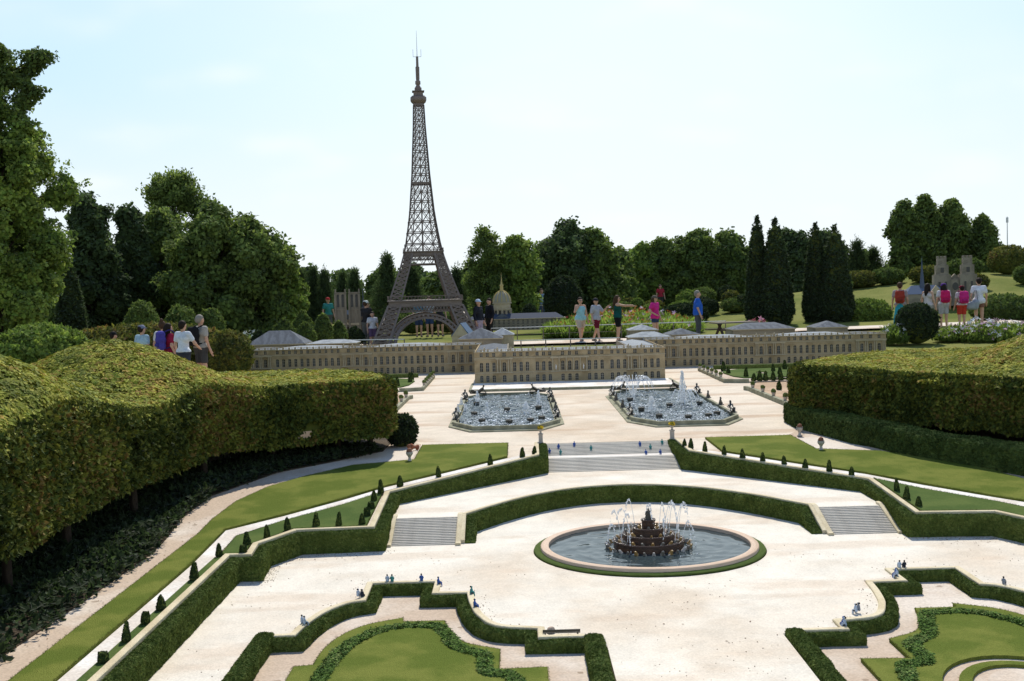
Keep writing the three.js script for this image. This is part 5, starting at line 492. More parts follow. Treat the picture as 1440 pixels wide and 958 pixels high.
function backpack(p, label, col, size = 1) { const s = p.scale.x, t = thing('backpack', label, 'backpack', p.position.toArray(), p.rotation.y); const y = (p.userData.bagY || 1.22) * size; mesh('bag', bonesMesh([[[-0.08, 0.15, 0], [0.08, 0.15, 0], 0.085, 0.085], [[-0.08, 0.02, 0], [0.08, 0.02, 0], 0.1, 0.1], [[-0.07, -0.12, 0], [0.07, -0.12, 0], 0.095, 0.095]], 0.02, 0.05).translate(0, y, -0.22 * size), clothMat(col), t); mesh('pocket', bonesMesh([[[-0.06, 0, 0], [0.06, 0, 0], 0.06, 0.06]], 0.018, 0.02).translate(0, y - 0.1, -0.30 * size), clothMat(col.map(v => v * 0.7)), t); for (const x of [-0.1, 0.1]) mesh('strap', new THREE.TubeGeometry(new THREE.CatmullRomCurve3([[x, y + 0.2, -0.16], [x * 1.2, y + 0.25, 0.0], [x * 1.25, y + 0.08, 0.15], [x * 1.3, y - 0.12, 0.05], [x, y - 0.18, -0.15]].map(q => new THREE.Vector3(q[0], q[1], q[2] * size))), 14, 0.015, 5), clothMat(col.map(v => v * 0.5)), t); return t; }
const gy = (x, z) => parkY(x, z) + 0.012;
const P = (x, z, turn, o) => person({ at: [x, gy(x, z), z], turn, ...o });
// walkers behind the palace
P(1.15, -44.3, 0.35, { label: 'walking woman in sleeveless pale turquoise top and beige shorts, hand raised', h: 1.66, stride: 0.22, top: [0.30, 0.56, 0.62], sleeve: 0, hem: 0.84, loose: 0.02, wide: 1.15, low: [0.50, 0.42, 0.34], lower: 'shorts', hair: HAIR.dark, sunglasses: 1, armL: [[0.27, 1.18, 0.08], [0.16, 1.38, 0.2]] });
P(1.72, -44.0, 0.75, { label: 'walking boy in navy-sleeved white shirt and dark red shorts', h: 1.62, stride: 0.26, top: [0.42, 0.42, 0.46], sleeve: 0.8, hem: 0.86, low: [0.16, 0.015, 0.03], lower: 'shorts', hair: HAIR.dark, cap: [0.02, 0.02, 0.03], armR: [[0.3, 1.2, 0.1], [0.34, 1.36, 0.28]] });
P(2.52, -43.8, 1.35, { label: 'long-haired woman in dark green tank top pointing with outstretched arm', h: 1.7, top: [0.01, 0.075, 0.065], sleeve: 0, hem: 0.9, wide: 1.12, low: [0.012, 0.012, 0.014], lower: 'shorts', hair: HAIR.brown, long: 1, sunglasses: 1, armL: [[0.2, 1.36, 0.26], [0.2, 1.36, 0.52]], armR: [[0.2, 1.34, 0.25], [0.12, 1.33, 0.5]] });
P(3.92, -43.8, 0.9, { label: 'girl in bright pink shirt and denim shorts, hand on hip', h: 1.66, top: [0.58, 0.03, 0.22], hem: 0.82, loose: 0.02, low: [0.035, 0.05, 0.11], lower: 'short', hair: HAIR.brown, long: 1, cap: [0.12, 0.10, 0.08], armL: [[0.33, 1.16, -0.05], [0.2, 1.04, 0.1]] });
P(5.50, -43.6, 1.5, { label: 'man in blue shirt and grey trousers standing side-on', h: 1.8, top: [0.03, 0.12, 0.52], sleeve: 0.75, hem: 0.86, loose: 0.022, wide: 1.2, low: [0.07, 0.075, 0.085], lower: 'trousers', hair: HAIR.grey });
// school group behind the two-mound hedge
P(-10.73, -27.2, 2.4, { label: 'child in black cap and dusty pink top, head just above the hedge', h: 1.28, top: [0.25, 0.10, 0.13], low: [0.05, 0.05, 0.06], hair: HAIR.dark, cap: [0.01, 0.01, 0.012] });
P(-10.00, -27.0, 2.6, { label: 'child in grey-blue cap and pale blue shirt behind the hedge', h: 1.42, top: [0.34, 0.48, 0.56], low: [0.1, 0.1, 0.12], hair: HAIR.dark, cap: [0.18, 0.20, 0.28] });
P(-9.70, -27.6, 2.9, { label: 'child with hair in a bun and white shirt behind the hedge', h: 1.48, top: [0.58, 0.58, 0.55], low: [0.2, 0.2, 0.2], hair: HAIR.brown, bun: 1 });
const girl = P(-9.38, -27.0, 2.2, { label: 'girl with long dark hair in crimson shirt behind the hedge', h: 1.44, top: [0.28, 0.015, 0.05], low: [0.03, 0.03, 0.05], hair: HAIR.dark, long: 1.2 }); backpack(girl, 'blue-violet backpack on the long dark-haired girl', [0.07, 0.06, 0.30], 0.88);
P(-8.88, -26.4, 2.7, { label: 'boy in white shirt with dark strap across his back', h: 1.5, top: [0.62, 0.66, 0.72], low: [0.04, 0.045, 0.06], hair: HAIR.dark, armL: [[0.3, 1.15, 0.1], [0.24, 1.05, 0.3]] });
const adult = P(-8.70, -27.2, 2.5, { label: 'grey-haired adult in beige shirt behind the boy in white', h: 1.62, top: [0.36, 0.34, 0.30], low: [0.06, 0.06, 0.06], hair: HAIR.grey }); backpack(adult, 'black backpack on the grey-haired adult', [0.012, 0.012, 0.014], 0.95);
// people by the far flower bed and the cathedral
P(-14.0, -60.0, 0.4, { label: 'person in raspberry red shirt and grey sun hat by the far hedge', top: [0.34, 0.04, 0.07], low: [0.05, 0.05, 0.06], cap: [0.3, 0.3, 0.28] }); P(-12.95, -60.5, 0.2, { label: 'person in white and blue striped shirt by the far hedge', top: [0.45, 0.5, 0.56], low: [0.03, 0.03, 0.04], hair: HAIR.dark }); P(-12.5, -60.0, -0.3, { label: 'person in salmon shirt and white cap by the far hedge', top: [0.5, 0.16, 0.12], low: [0.2, 0.18, 0.16], cap: [0.7, 0.7, 0.7] }); P(-9.9, -53.5, 0.6, { label: 'person in teal shirt and red cap beside the twin-towered cathedral', top: [0.04, 0.22, 0.2], low: [0.1, 0.1, 0.1], cap: [0.4, 0.03, 0.03] });
P(-6.95, -44.0, 2.6, { label: 'man in dark jacket and white cap beside the tower leg', h: 1.75, top: [0.03, 0.028, 0.03], sleeve: 1.9, low: [0.10, 0.11, 0.11], lower: 'trousers', cap: [0.6, 0.66, 0.6], armR: [[0.26, 1.2, 0.15], [0.16, 1.45, 0.28]] }); P(-6.70, -43.8, 0.4, { label: 'dark-haired child in white shirt beside the tower leg', h: 1.35, top: [0.6, 0.6, 0.64], low: [0.15, 0.1, 0.2], hair: HAIR.dark });
P(-5.55, -51, 0.2, { label: 'visitor in turquoise shirt seen through the tower arch', h: 1.6, top: [0.02, 0.22, 0.36], low: [0.04, 0.06, 0.12], hair: HAIR.brown }); P(-5.08, -51, -0.2, { label: 'visitor in pale checked shirt seen through the tower arch', h: 1.72, top: [0.36, 0.42, 0.52], low: [0.04, 0.07, 0.16], hair: HAIR.brown }); P(-4.62, -51, 0.3, { label: 'visitor in black shirt seen through the tower arch', h: 1.66, top: [0.03, 0.03, 0.035], low: [0.03, 0.03, 0.03], hair: HAIR.dark });
P(-2.72, -44.2, 1.0, { label: 'man in pale blue hat and dark jacket right beside the tower foot', h: 1.7, top: [0.02, 0.022, 0.03], sleeve: 1.8, low: [0.30, 0.26, 0.34], lower: 'trousers', cap: [0.5, 0.6, 0.72] }); P(-2.35, -46.5, -1.0, { label: 'person in black with back turned near the low model building', h: 1.68, top: [0.015, 0.015, 0.02], sleeve: 1.8, low: [0.02, 0.02, 0.02], lower: 'trousers', hair: HAIR.dark });
P(0.10, -62, 0.3, { label: 'visitor in light blue by the far fence', h: 1.7, top: [0.2, 0.3, 0.45], low: [0.06, 0.08, 0.14], lower: 'trousers' }); P(0.55, -62.2, -0.5, { label: 'visitor in navy by the far fence', h: 1.72, top: [0.05, 0.08, 0.16], low: [0.05, 0.05, 0.08], lower: 'trousers', hair: HAIR.dark }); P(8.3, -77, 0.2, { label: 'far visitor in red under the dark trees', h: 1.7, top: [0.36, 0.03, 0.05], low: [0.05, 0.05, 0.05], hair: HAIR.dark });
// group beside the dark domed bush
const b1 = P(12.4, -41.6, 2.8, { label: 'woman in long turquoise skirt with back turned by the domed bush', h: 1.68, top: [0.35, 0.28, 0.28], low: [0.03, 0.28, 0.36], lower: 'skirt', hair: HAIR.brown }); backpack(b1, 'rust-red backpack on the woman in the turquoise skirt', [0.32, 0.045, 0.03], 0.98);
P(13.25, -41.2, 2.2, { label: 'dark-haired woman in white top and headband behind the domed bush', h: 1.62, top: [0.55, 0.5, 0.5], sleeve: 0, low: [0.3, 0.3, 0.3], hair: HAIR.dark, long: 0.8 });
const b2 = P(14.1, -42.0, 3.1, { label: 'girl in purple cap and white shirt with back turned', h: 1.6, top: [0.6, 0.6, 0.62], low: [0.40, 0.40, 0.42], hair: HAIR.dark, cap: [0.10, 0.03, 0.22], long: 0.5 }); backpack(b2, 'bright pink backpack on the girl in the purple cap', [0.55, 0.02, 0.12], 0.94);
const b3 = P(14.75, -42.0, 3.2, { label: 'girl in dark red cap and red shorts with back turned', h: 1.5, top: [0.6, 0.52, 0.54], low: [0.5, 0.05, 0.03], hair: HAIR.dark, cap: [0.16, 0.01, 0.025] }); backpack(b3, 'magenta backpack on the girl in red shorts', [0.55, 0.03, 0.2], 0.9);
P(15.45, -42.2, 3.0, { label: 'woman in long white shirt with back turned at the end of the group', h: 1.74, top: [0.68, 0.68, 0.74], hem: 0.72, loose: 0.022, low: [0.25, 0.12, 0.09], lower: 'short', hair: HAIR.dark });
{ const t = thing('shoulder_bag', 'large grey bag hanging beside the woman in the long white shirt', 'bag', [15.15, gy(15.2, -42.1) + 0.75, -42.05]); mesh('bag', bonesMesh([[[-0.1, 0.08, 0], [0.14, 0.14, 0], 0.1, 0.12], [[-0.16, 0, 0], [0.1, 0, 0], 0.1, 0.12]], 0.022, 0.06), clothMat([0.3, 0.33, 0.36]), t); mesh('strap', new THREE.TubeGeometry(new THREE.CatmullRomCurve3([new THREE.Vector3(-0.1, 0.15, 0), new THREE.Vector3(0.12, 0.62, 0), new THREE.Vector3(0.2, 0.2, 0)]), 12, 0.014, 5), clothMat([0.2, 0.2, 0.22]), t); }

// ================================================================ TREES
function tube(pts, r0, r1, n = 6, seg = 8) { const c = new THREE.CatmullRomCurve3(pts.map(p => new THREE.Vector3(...p))), g = new THREE.TubeGeometry(c, seg, 1, n), p = g.attributes.position; for (let i = 0; i <= seg; i++) { const q = c.getPointAt(i / seg), r = mix(r0, r1, i / seg); for (let j = 0; j <= n; j++) { const k = i * (n + 1) + j; p.setXYZ(k, q.x + (p.getX(k) - q.x) * r, q.y + (p.getY(k) - q.y) * r, q.z + (p.getZ(k) - q.z) * r); } } g.computeVertexNormals(); return g; }
// broad tree: lobes placed round a tapering trunk; leaves fill the outer part of each lobe, with gaps between
function broadTree(name, label, x, z, h, w, o = {}) {
  const seed = o.seed || Math.round(x * 31 - z * 17), R = rng(seed), y0 = o.y ?? parkY(x, z) - 0.05, H = h - y0, low = o.low ?? 0.12, t = thing(name, label, 'tree', [x, y0, z], 0, o.group); const trunkTop = H * 0.82, pts = [], wood = [];
  const bend = [(R() - 0.5) * w * 0.25, (R() - 0.5) * w * 0.25]; mesh('trunk', tube([[0, 0, 0], [bend[0] * 0.3, H * 0.3, bend[1] * 0.3], [bend[0], trunkTop, bend[1]]], 0.045 * Math.sqrt(H) + 0.03, 0.02, 8), M.bark, t);
  const lobes = [], n = Math.round((o.lobes || 15) * 1.9), lr = o.lobeR || 0.72; for (let i = 0; i < n; i++) { const f = (i + 0.5) / n, yy = mix(low, 0.93, f) * H, prof = o.cone ? mix(1, 0.16, f) : Math.sin(Math.PI * clamp(0.18 + f * 0.80)) ** 0.75, a = i * 2.4 + R() * 0.9, rr = w * prof * (0.34 + 0.52 * R()); lobes.push([rr * Math.cos(a), yy, rr * Math.sin(a) * 0.9, w * lr * (0.26 + 0.26 * R()) * (0.55 + 0.45 * prof)]); } lobes.push([bend[0], H * 0.93, bend[1], w * 0.2], ...(o.extra || []));
  for (const [lx, ly, lz] of lobes) wood.push(tube([[bend[0] * ly / H, Math.max(0.1 * H, ly - 0.32 * w - 0.1 * H), bend[1] * ly / H], [lx * 0.55, ly - 0.12 * w, lz * 0.55], [lx, ly, lz]], 0.012 * Math.sqrt(H) + 0.01, 0.008, 5, 5)); mesh('limbs', merge(wood), M.bark, t);
  const N = o.n || 2300, tot = lobes.reduce((s, l) => s + l[3] ** 2, 0), air = o.air ?? 0.02; for (const [lx, ly, lz, r] of lobes) { const m = Math.round(N * r * r / tot); for (let k = 0; k < m; k++) { let a = R() * 6.283, c = R() * 2 - 1, s = Math.sqrt(1 - c * c), d = r * Math.pow(0.22 + 0.78 * R(), 0.5) * (0.85 + 0.55 * fbm(lx + s * Math.cos(a) * 2, ly + c * 2, lz + s * Math.sin(a) * 2, 2)); const px = lx + d * s * Math.cos(a), py = ly + d * c * (o.stretch || 0.85), pz = lz + d * s * Math.sin(a); if (fbm(px * 1.5 / w * 2 + seed, py * 1.2, pz * 1.5, 3) < -0.22 + air) continue; pts.push([px, py, pz, s * Math.cos(a), c * 0.6 + 0.5, s * Math.sin(a)]); } }
  for (const [lx, ly, lz, r] of lobes) for (let k = 0; k < (o.sprays ?? 5); k++) { const a = R() * 6.283, c = 0.1 + 0.85 * R(), sn = Math.sqrt(1 - c * c), L = r * (1.15 + 0.55 * R()); for (let j = 0; j < 6; j++) { const d = mix(r * 0.6, L, j / 5), jt = r * 0.10 * (1.2 - j / 5); pts.push([lx + d * sn * Math.cos(a) + (R() - 0.5) * jt, ly + d * c * 0.95 + (R() - 0.5) * jt, lz + d * sn * Math.sin(a) + (R() - 0.5) * jt, sn * Math.cos(a) * 0.5, 1, sn * Math.sin(a) * 0.5]); } }
  cloud('crown', o.geo || G.clump, M.leaf, t, pts, o.size || 0.34, o.tones || GREEN.tree, seed + 1, 0.7); return t;
}
function spruce(label, x, z, h, w, tones = GREEN.dark, group) { const seed = Math.round(x * 57 - z * 13), R = rng(seed), y0 = parkY(x, z) - 0.05, H = h - y0, t = thing('spruce_tree', label, 'tree', [x, y0, z], 0, group), pts = [], wood = []; mesh('trunk', tube([[0, 0, 0], [0, H * 0.5, 0], [0.01, H, 0]], 0.03 * H, 0.01, 7), M.bark, t); const L = Math.round(H * 4); for (let i = 0; i < L; i++) { const f = i / L, y = H * mix(0.08, 0.97, f), r = w * (1 - f) ** 0.85 * (0.85 + 0.3 * R()), nb = 7; for (let b = 0; b < nb; b++) { const a = b / nb * 6.283 + i * 1.1 + R() * 0.4, rr = r * (0.75 + 0.5 * R()); wood.push(bar([0, y, 0], [rr * Math.cos(a), y - rr * 0.22, rr * Math.sin(a)], 0.018)); for (let k = 0; k < 6; k++) { const u = mix(0.25, 1.05, (k + R()) / 6); pts.push([rr * u * Math.cos(a) + (R() - 0.5) * 0.1, y - rr * u * 0.22 + (R() - 0.5) * 0.08, rr * u * Math.sin(a) + (R() - 0.5) * 0.1, Math.cos(a) * 0.5, 0.7, Math.sin(a) * 0.5]); } } } pts.push([0, H, 0, 0, 1, 0]); mesh('branches', merge(wood), M.bark, t); cloud('needles', G.needle, M.leaf, t, pts, 0.27, tones, seed + 1, 0.4); return t; }
function column(label, x, z, h, r, group) { const seed = Math.round(x * 77 - z * 3), R = rng(seed), y0 = parkY(x, z) - 0.03, H = h - y0, t = thing('cypress', label, 'tree', [x, y0, z], 0, group), pr = f => r * Math.min(1, 0.62 + f * 3.0) * Math.pow(Math.max(0, 1 - f), 0.55) * 1.05, body = []; for (let i = 0; i <= 14; i++) body.push([Math.max(0.001, pr(i / 14) * 0.86), H * i / 14 * 0.985]); mesh('trunk', cyl(0.07, 0.05, H * 0.4, 0, 0, 0, 7), M.bark, t); mesh('crown_core', jitter(lathe(body, 16), 0.06, 2.4, seed), M.core, t); const pts = []; for (let i = 0; i < 3800; i++) { const f = 1 - Math.sqrt(R()) * 0.999, a = R() * 6.283, q = pr(f) * (0.88 + 0.16 * R() + 0.12 * fbm(Math.cos(a) * 2.2 + seed, f * H * 1.6, Math.sin(a) * 2.2, 3)); pts.push([q * Math.cos(a), f * H, q * Math.sin(a), Math.cos(a) * 0.5, 1, Math.sin(a) * 0.5]); } for (let i = 0; i < 40; i++) pts.push([(R() - 0.5) * 0.1, H * (0.96 + 0.06 * R()), (R() - 0.5) * 0.1, 0, 1, 0]); cloud('crown', G.sprig, M.leaf, t, pts, 0.13, [[0.036, 0.062, 0.02], [0.052, 0.084, 0.026], [0.068, 0.105, 0.032]], seed + 2, 0.35); return t; }
// near deciduous trees on the bosquet side
broadTree('maple_tree', 'tall bright maple with branches reaching out over the domed shrubs', -14.4, -29.5, 7.7, 2.3, { n: 12000, size: 0.16, tones: GREEN.bright, lobes: 30, lobeR: 0.55, low: 0.06, air: 0.10 });
broadTree('maple_tree', 'outer maple with a high forked limb above the tall bright maple', -14.9, -30.2, 9.5, 1.5, { n: 5200, size: 0.16, tones: GREEN.tree, lobes: 17, lobeR: 0.5, low: 0.34, air: 0.16, extra: [[0.9, 7.9, 0, 0.34], [1.3, 8.15, 0.1, 0.28], [1.65, 8.3, 0.1, 0.2], [1.05, 7.2, 0.2, 0.26], [1.4, 7.45, 0.2, 0.18], [0.5, 8.4, 0, 0.3]] });
const L1 = [['dark dense tree next to the bright maple', -18.0, -46, 6.5, 1.9, GREEN.dark], ['second dark tree behind the pointed dark conifer shrub', -17.0, -48, 6.1, 1.6, GREEN.dark], ['pale feathery willow-like tree above the dark grove', -16.3, -52, 8.0, 2.1, GREEN.tree], ['low dark tree filling the grove under the willow-like one', -16.2, -49, 6.0, 1.9, GREEN.tree], ['big spreading tree of the grove beside the spruces', -13.1, -46, 6.0, 2.1, GREEN.tree], ['rounded tree at the outer end of the dark grove', -11.8, -46.6, 5.5, 1.75, GREEN.tree], ['lower light green tree at the end of the grove', -10.9, -47.5, 4.3, 1.1, GREEN.bright], ['tall dark tree behind the bright maple', -19.2, -41, 7.4, 2.0, GREEN.dark]];
L1.forEach(([l, x, z, h, w, c], i) => broadTree('grove_tree', l, x, z, h, w, { tones: c, n: 5200, low: 0.08, cone: i < 2 ? 1 : 0, lobeR: i === 2 ? 0.5 : 0.72, geo: i === 2 ? G.clump2 : G.clump, size: i === 2 ? 0.26 : 0.25, air: i === 2 ? 0.22 : 0.07, stretch: i === 2 ? 1.3 : 0.85, extra: i === 2 ? [[-0.75, 6.6, 0, 0.5], [0.7, 6.7, 0, 0.55], [-0.55, 7.1, 0, 0.32], [0.5, 7.2, 0, 0.34], [1.2, 6.0, 0, 0.5]] : 0, lobes: 18 }));
column('slim dark pointed conifer shrub in front of the grove', -16.0, -38.5, 3.55, 0.52);
[[-15.1, -75, 4.2, 0.95], [-14.3, -75.5, 4.3, 0.9], [-13.5, -75, 4.05, 0.9], [-12.6, -77, 3.9, 0.95], [-10.9, -70, 3.9, 0.85], [-9.8, -73, 3.2, 0.8]].forEach(([x, z, h, w]) => spruce('dark spruce in the distant row past the grove', x, z, h, w, GREEN.dark, 'distant spruces past the grove')); spruce('large spruce standing right behind the tower legs', -8.05, -62, 4.5, 1.25); spruce('spruce seen through the tower legs', -6.9, -64, 3.9, 1.1); spruce('spruce at the far side of the tower legs', -4.6, -66, 3.7, 1.0);
broadTree('birch_tree', 'thin open birch past the tower with sky showing through', -2.75, -60, 5.5, 1.25, { n: 900, size: 0.26, tones: GREEN.tree, air: 0.2, lobes: 12, geo: G.clump2 }); broadTree('lime_tree', 'bright green tree rising behind the gilded dome', -1.15, -60, 5.0, 1.35, { n: 3200, size: 0.25, tones: GREEN.bright, air: 0.05 }); broadTree('grove_tree', 'mid green tree between birch and gilded dome', -2.2, -63, 4.2, 1.3, { n: 1800, tones: GREEN.tree });
[[2.0, -72, 6.3, 2.3, 'dark', 'large dark tree behind the clipped dome bush'], [0.75, -73, 5.2, 1.6, 'tree', 'tree on the gilded dome\'s side of the large dark tree'], [3.7, -72, 5.7, 1.8, 'tree', 'tall tree with ragged top next to the large dark tree'], [5.4, -75, 4.6, 1.2, 'tree', 'low tree in the dip of the far tree line'], [7.5, -80, 5.1, 1.6, 'bright', 'light green tree at the start of the broad far group'], [9.0, -80, 5.4, 1.7, 'tree', 'second tree of the broad far group'], [11.3, -80, 5.95, 2.1, 'tree', 'tallest tree of the broad far group'], [13.3, -80, 5.8, 1.8, 'tree', 'tree at the cypress end of the broad far group'], [14.6, -80, 4.5, 1.1, 'bright', 'light green tree tucked beside the cypresses'], [16.6, -75, 5.4, 1.7, 'dark', 'dark tree between the two cypress pairs'], [19.0, -76, 5.4, 1.6, 'dark', 'dark tree right behind the second cypress pair']].forEach(([x, z, h, w, c, l]) => broadTree('far_tree', l, x, z, h, w, { tones: GREEN[c], n: 4600, size: 0.32, low: 0.04, lobes: 19, air: 0.08 }));
spruce('dark spruce beside the tall airy poplars', 20.7, -75, 5.0, 1.5); spruce('smaller dark spruce beneath the airy poplars', 21.9, -75.5, 4.5, 1.3);
[[22.7, 7.1, 1.05, 'slim airy poplar, nearest of its row to the spruces'], [24.1, 7.35, 1.2, 'tallest airy poplar behind the battlemented church'], [25.7, 7.1, 1.2, 'airy poplar between the tallest poplar and the short end one'], [27.6, 6.0, 1.1, 'shorter rounded poplar at the end of its row']].forEach(([x, h, w, l], i) => broadTree('poplar_tree', l, x, -72, h, w, { n: 2600, size: 0.28, tones: GREEN.tree, air: 0.12, low: 0.1, stretch: 1.4, lobes: 15 }));
{ const R = rng(8); const g = 'low woodland trees along the horizon'; for (let i = 0; i < 34; i++) { const x = -44 + i * 2.75 + R() * 1.2, z = -96 - 8 * R(), h = 3.3 + 1.5 * R(); broadTree('woodland_tree', 'low tree in the distant woodland along the horizon', x, z, h, 1.9, { n: 800, size: 0.6, tones: i % 3 ? GREEN.tree : GREEN.dark, low: 0.02, lobes: 9, group: g, seed: 2000 + i }); } }
column('tall dark cypress, outer one of the pair beside the blue-shirted man', 9.1, -50, 5.1, 0.56); column('tall dark cypress, inner one of the pair beside the blue-shirted man', 9.78, -49.6, 4.95, 0.74); column('narrow dark cypress, first of the pair nearer the domed bush', 11.6, -50, 4.75, 0.58); column('broad dark cypress with split top nearer the domed bush', 12.3, -49.6, 4.6, 0.76);
// ================================================================ SHRUBS AND FLOWERS
leafBall('domed_bush', 'large smooth clipped dome bush beside the flower bed', 'bush', 0.95, 0.5, -55, 0.92, 1.22, 0.92, 4200, 0.12, GREEN.yew, 501, G.sprig); leafBall('domed_bush', 'small clipped cone bush by the gilded dome church', 'bush', -0.67, 0.6, -52.2, 0.33, 0.55, 0.33, 900, 0.09, GREEN.yew, 502);
[[-12.54, -35, 0.55, 1.02, 'round clipped bush, nearest its row to the slim conifer'], [-11.65, -36, 0.56, 0.93, 'round clipped bush in the middle of its row behind the school group'], [-11.0, -37, 0.45, 0.86, 'round clipped bush at the end of its row behind the school group']].forEach(([x, z, r, h, l], i) => leafBall('round_bush', l, 'bush', x, parkY(x, z), z, r, h, r, 1500, 0.09, GREEN.tree, 510 + i));
leafBall('loose_bush', 'bright green loose bush behind the two-mound hedge', 'bush', -10.1, 0.5, -21.5, 1.0, 0.74, 0.8, 3600, 0.09, GREEN.bright, 520); { const g = leafBall('clipped_bank', 'long flat-topped clipped bank with reddish tips behind the school group', 'hedge', -11.0, 0.3, -30.5, 2.6, 0.72, 0.9, 5200, 0.10, GREEN.beech, 521); leafBall('clipped_bank', 'mossy clipped block beside the black backpack', 'hedge', -8.6, 0.3, -29.4, 0.62, 0.62, 0.6, 1300, 0.09, GREEN.beech, 522); }
[[-9.47, -41, 0.4, 0.5], [-8.1, -41, 0.34, 0.62], [-8.55, -40, 0.36, 0.46], [-7.7, -42, 0.28, 0.5], [-9.9, -39, 0.32, 0.34], [-7.3, -43.2, 0.36, 0.34], [-9.0, -42, 0.42, 0.62]].forEach(([x, z, r, h], i) => leafBall('conical_bush', h < 0.4 ? 'low dark round bush between the slate roof and the cathedral' : 'green conical bush between the slate pavilion and the cathedral', 'bush', x, parkY(x, z) + 0.1, z, r, h, r, 1000, 0.085, h < 0.4 ? GREEN.yew : GREEN.tree, 530 + i, G.sprig, h < 0.4 ? 'low round bushes by the cathedral' : 'conical bushes by the cathedral', c => c > 0 ? 1 - 0.45 * c : 1));
leafBall('domed_bush', 'big dark domed bush in front of the visitors with pink backpacks', 'bush', 11.4, 0.28, -37, 0.68, 0.66, 0.68, 2600, 0.08, GREEN.yew, 540); leafBall('loose_bush', 'broad green shrub between the split cypress and the visitors', 'bush', 13.7, 0.3, -50, 1.15, 0.62, 0.9, 2400, 0.12, GREEN.bright, 541); leafBall('loose_bush', 'broad dark shrub beyond the woman in the long white shirt', 'bush', 18.3, 0.3, -47, 1.3, 0.66, 1.0, 2600, 0.12, GREEN.tree, 542); leafBall('loose_bush', 'low dark shrub at the end of the lawn by the mound', 'bush', 19.9, 0.3, -46, 0.9, 0.6, 0.9, 1800, 0.12, GREEN.yew, 543);
[[15.4, -61, 0.9, 0.42], [17.0, -62, 1.0, 0.46], [18.5, -62, 0.9, 0.44], [20.2, -61, 0.9, 0.42], [22.6, -62, 1.0, 0.5], [25.4, -63, 1.2, 0.8], [24.2, -58, 0.7, 0.5], [21.2, -57, 0.6, 0.4]].forEach(([x, z, r, h], i) => leafBall('mounded_shrub', 'mounded shrub in the band on the grassy hill', 'bush', x, parkY(x, z) - 0.05, z, r, h, r * 0.8, 1300, 0.12, i % 2 ? GREEN.beech : GREEN.tree, 550 + i, G.sprig, 'mounded shrubs on the grassy hill'));
{ const R = rng(91); for (let i = 0; i < 26; i++) { const x = 3.6 + 8.6 * R(), z = -56 - 8 * R(), r = 0.35 + 0.4 * R(); leafBall('cloud_shrub', 'low rounded clipped shrub on the slope behind the flower bed', 'bush', x, parkY(x, z) - 0.03, z, r, 0.26 + 0.22 * R(), r * 0.8, 600, 0.10, [GREEN.tree, GREEN.beech, GREEN.bright, GREEN.yew][i % 4], 570 + i, G.sprig, 'clipped shrubs on the slope'); } leafBall('loose_bush', 'wide dark low shrub right behind the blue-shirted man', 'bush', 6.5, 0.45, -54, 1.2, 0.52, 0.8, 2000, 0.11, GREEN.yew, 600); }
function flowerBed(name, label, x0, x1, z0, z1, h, n, green, blooms, seed, sz = 0.11) { const t = thing(name, label, 'flower bed'), R = rng(seed), a = [], b = []; for (let i = 0; i < n; i++) { const ea = R() * 6.283, er = Math.sqrt(R()), x = (x0 + x1) / 2 + (x1 - x0) / 2 * er * Math.cos(ea), z = (z0 + z1) / 2 + (z1 - z0) / 2 * er * Math.sin(ea), hh = h * (1.15 - 0.75 * er ** 4) * (0.4 + 0.8 * R()) * (0.75 + 0.5 * (fbm(x * 1.1, 3, z * 1.1, 2) + 0.5)), y = parkY(x, z); for (let k = 0; k < 3; k++) a.push([x + (R() - 0.5) * 0.1, y + hh * (k + 0.2) / 3, z + (R() - 0.5) * 0.1, 0, 1, 0]); if (R() < 0.55) b.push([x, y + hh * (0.95 + 0.2 * R()), z, 0, 1, 0.3]); } cloud('stems', G.grass, M.leaf, t, a, h * 0.42, green, seed + 1, 0.5); cloud('blooms', G.tuft, M.tuft, t, b, sz, blooms, seed + 2, 0.8); return t; }
flowerBed('flower_bed', 'tall flower bed of white, pink and orange blooms behind the walkers', -0.1, 6.4, -50.9, -46.6, 0.66, 2400, GREEN.bright.map(c => c.map(v => v * 1.3)), [[0.65, 0.6, 0.62], [0.6, 0.4, 0.5], [0.5, 0.14, 0.04], [0.55, 0.2, 0.05], [0.4, 0.08, 0.05]], 620, 0.095); flowerBed('flower_bed', 'green and white flower bed beside the dark domed bush', 12.1, 16.0, -38.2, -36.4, 0.42, 800, GREEN.bright, [[0.7, 0.68, 0.66], [0.6, 0.4, 0.45], [0.66, 0.66, 0.6]], 630, 0.09); flowerBed('flower_bed', 'pale flower bed beside the conical bushes', -12.2, -9.6, -44, -41.5, 0.36, 560, GREEN.bright, [[0.6, 0.62, 0.5], [0.66, 0.66, 0.6]], 640, 0.09); flowerBed('flower_bed', 'small clump of pink flowers by the picnic table', 7.6, 8.4, -45.6, -45.0, 0.4, 110, GREEN.tree, [[0.6, 0.15, 0.22], [0.65, 0.3, 0.35]], 650, 0.12);
flowerBed('flower_bed', 'small green plant clump beside the end of the far wing', 10.3, 11.0, -37.4, -36.4, 0.5, 120, GREEN.bright, [[0.6, 0.6, 0.55]], 655, 0.07);
